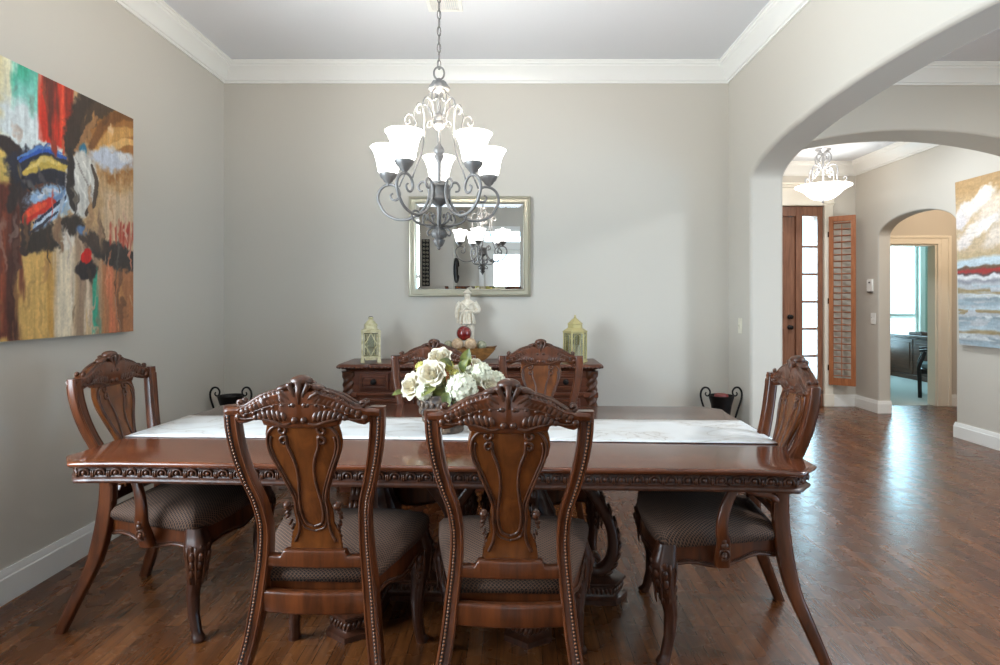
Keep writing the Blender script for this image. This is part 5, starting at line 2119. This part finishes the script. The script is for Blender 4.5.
# dark band
S([(28, 244), (44, 238), (60, 234), (76, 224), (86, 236)], .060, (56, 48, 42), rag=.8)
S([(96, 248), (110, 254), (124, 258), (140, 262)], .070, (60, 54, 50), rag=.8)
S([(84, 232), (92, 240), (104, 248)], .05, (74, 62, 54), rag=.8)
B(84, 228, .035, .03, (90, 120, 160), rag=.7, soft=.5, seed=41)
B(68, 238, .06, .045, (222, 212, 198), rag=.8, soft=.4, seed=42)
B(60, 232, .035, .03, (146, 120, 92), rag=.8, soft=.5, seed=43)
for k, px in enumerate((113, 118, 122, 127, 132)):
    RC(px, 244, px + 3, 226 - 2 * (k % 3), (176, 66, 50), soft=.02, rag=.8, seed=44 + k, vert=True)
B(88, 270, .075, .055, (50, 42, 42), rag=.5, soft=.2, ang=12, seed=50)
B(87, 257, .045, .042, (206, 38, 32), rag=.6, soft=.2, seed=51)
rb = random.Random(11)
for k in range(110):
    cx_, cy_ = rb.random() * W1, rb.random() * H1
    iy, ix = int(cy_ / H1 * cv.nv), int(cx_ / W1 * cv.nu)
    base_c = cv.c[iy, ix] * 255
    tint = rb.choice(((236, 222, 190), (60, 44, 36), (150, 90, 50), (210, 160, 90), (120, 70, 50), (222, 214, 204)))
    f = rb.uniform(.10, .32)
    colr = [a * (1 - f) + b * f for a, b in zip(base_c, tint)]
    up_ = cy_ > .55 * H1
    cv.blob(cx_, cy_, rb.uniform(.006, .014), rb.uniform(.03, .09) * (.6 if up_ else 1.3), colr, ang=rb.uniform(-35, 35) if up_ else rb.uniform(-4, 4), rag=1.1, soft=.7, seed=400 + k, streak=1)
cv.grain(.15, 60, 7, 71)
cv.grain(.10, 90, 90, 83)
p1 = canvas_object('abstract', cv, W1, H1, .04, 'large colourful abstract canvas in red, gold and black on the dining room wall')
p1.location, p1.rotation_euler = (XL + .001, PY0, PZ0), (0, 0, PI / 2)

# --- seascape on the hall wall: local x runs towards the camera (-Y)
W2, H2 = 1.35, 1.585
QY1, QZ0 = 5.87, .925
cv = Canvas(180, 240, W2, H2)
yy = cv.y / H2
cv.put(np.ones(cv.x.shape), (176, 142, 96))
cv.put((.93 - yy) / .12, (196, 172, 138))
for k, (cx_, cy_, rx, ry, c) in enumerate(((.12, .80, .17, .06, (228, 218, 212)), (.30, .86, .20, .06, (226, 216, 206)), (.05, .74, .10, .05, (214, 206, 204)), (.42, .80, .18, .06, (224, 206, 186)), (.20, .68, .20, .055, (226, 214, 202)),
                                           (.40, .72, .17, .05, (234, 228, 222)), (.10, .63, .10, .045, (222, 212, 204)), (.55, .66, .22, .06, (220, 206, 190)), (.75, .82, .3, .08, (222, 208, 192)), (.95, .70, .3, .07, (216, 200, 182)), (1.15, .86, .25, .07, (228, 220, 214)))):
    cv.blob(cx_, cy_ * H2, rx, ry * H2 * .8, c, ang=28, rag=.7, soft=.5, seed=60 + k)
cv.put(np.minimum((.565 - yy + cv.wy * .06) / .03, (yy - .50) / .02), (188, 166, 128))
cv.put((.525 - yy + cv.x * .02 + cv.wy * .03) / .02, (192, 208, 216))
cv.put((.478 - yy + cv.wy * .03) / .01, (112, 84, 60))
cv.put((.462 - yy + cv.wy * .04) / .012, (166, 44, 38))
cv.put((.440 - yy + cv.wy * .04) / .012, (86, 66, 66))
cv.put((.428 - yy + cv.wy * .05) / .012, (220, 220, 222))
cv.put((.400 - yy + cv.wy * .05) / .015, (150, 150, 158))
cv.put((.380 - yy + cv.wy * .05) / .02, (186, 190, 194))
for k in range(26):
    y0_ = .36 * (k * 7 % 26) / 26
    cv.put((.016 - np.abs(yy - y0_ + (fbm(cv.x * 3, cv.y * 12, 200 + k) - .5) * .06)) / .012 * (fbm(cv.x * 4, cv.y * 6, 300 + k) > .45),
           [(158, 176, 186), (182, 198, 206), (160, 140, 100), (206, 212, 214), (146, 160, 168)][k % 5])
cv.grain(.10, 14, 60, 91)
cv.grain(.10, 70, 70, 95)
p2 = canvas_object('seascape', cv, W2, H2, .03, 'tall cloudy seascape canvas with a red horizon on the hall wall')
p2.location = (XH - .004, QY1, QZ0)
p2.rotation_euler = (math.radians(1.5), 0, -PI / 2)

# ------------------------------------------------------------------ lamps, daylight, added fill lights, camera
def area(name, loc, rot, sx, sy, power, col):
    l = bpy.data.lights.new(name, 'AREA')
    l.shape, l.size, l.size_y, l.energy, l.color = 'RECTANGLE', sx, sy, power, col
    o = bpy.data.objects.new(name, l)
    COL.objects.link(o)
    o.location, o.rotation_euler = loc, rot
    return o


DAY = (.50, .84, 1.0)
area('office_daylight', (6.85, YO + .35, 1.55), (-PI / 2, 0, 0), 1.5, 2.2, LP['office'], DAY)
area('sidelight_daylight', (3.84, YF + .35, 1.38), (-PI / 2, 0, 0), .3, 2.1, LP['side'], DAY)
area('hall_fill_light', (3.2, YN - .4, 1.5), (PI / 2, 0, 0), 1.8, 2.2, LP['hall'], (1.0, .93, .86))  # added warm fill from behind the camera, brightens the hall
area('hall_side_daylight', (XH + .5, .4, 1.3), (PI / 2, 0, PI / 2), 2.5, 2.0, LP['left'], (.42, .68, 1.0))
area('patio_daylight', (-.15, YN - .4, 1.6), (PI / 2, 0, 0), .9, 1.8, LP['patio'], (.84, .92, 1.0))


area('dining_fill_light', (XL - .4, 1.17, 1.6), (PI / 2, 0, -PI / 2), 1.8, 1.6, LP['dining'], (.80, .90, 1.0))  # added fill through an unseen window, lifts the right and back walls




area('ceiling_fill_light', (3.6, 2.0, ZC - .012), (0, 0, 0), .3, .3, LP['ra'], (.95, .97, 1.0))  # added fill without a fixture, brightens the hall floor
area('ceiling_fill_light', (3.3, 5.7, ZF - .012), (0, 0, 0), .3, .3, LP['rb'], (.86, .93, 1.0))  # added fill hidden above the arch, brightens the foyer side wall


def bulb(name, loc, power, col, r=.03):
    l = bpy.data.lights.new(name, 'POINT')
    l.energy, l.color, l.shadow_soft_size = power, col, r
    o = bpy.data.objects.new(name, l)
    COL.objects.link(o)
    o.location = loc
    return o


bulb('vestibule_lamp', (5.4, 6.7, 2.55), LP['vest'], (1, .80, .60), .08)
bulb('foyer_bulb', (3.63, 7.0, 2.80), LP['foyer'], (1, .93, .85), .06)
for k, az in enumerate(AZ):
    d = Vector((math.sin(az), -math.cos(az), 0)) * .25
    bulb('chandelier_bulb', (CH.x + d.x, CH.y + d.y, 2.06), LP['bulb'], (1, .94, .85), .03)
w = bpy.data.worlds.new('daylight')
SC.world = w
w.use_nodes = True
bg = w.node_tree.nodes['Background']
bg.inputs['Color'].default_value = (.62, .88, 1.0, 1)
bg.inputs['Strength'].default_value = LP['world']

cam = bpy.data.cameras.new('camera')
cam.sensor_width, cam.lens = 36, F / 1000 * 36
cam.shift_x, cam.shift_y = (500 - CX) / 1000, -(332.5 - HZ) / 1000
cam.clip_start = .02
co = bpy.data.objects.new('camera', cam)
COL.objects.link(co)
co.location, co.rotation_euler = (0, 0, EYE), (PI / 2, 0, 0)
SC.camera = co
SC.cycles.max_bounces = 8
SC.cycles.diffuse_bounces = 5
SC.cycles.glossy_bounces = 4
SC.cycles.transparent_max_bounces = 12
SC.cycles.use_denoising = True
SC.cycles.sample_clamp_indirect = 6
SC.view_settings.view_transform = 'Standard'
SC.view_settings.look = 'None'
SC.view_settings.exposure = LP['exposure']
SC.view_settings.gamma = 1
SC.view_settings.use_curve_mapping = False
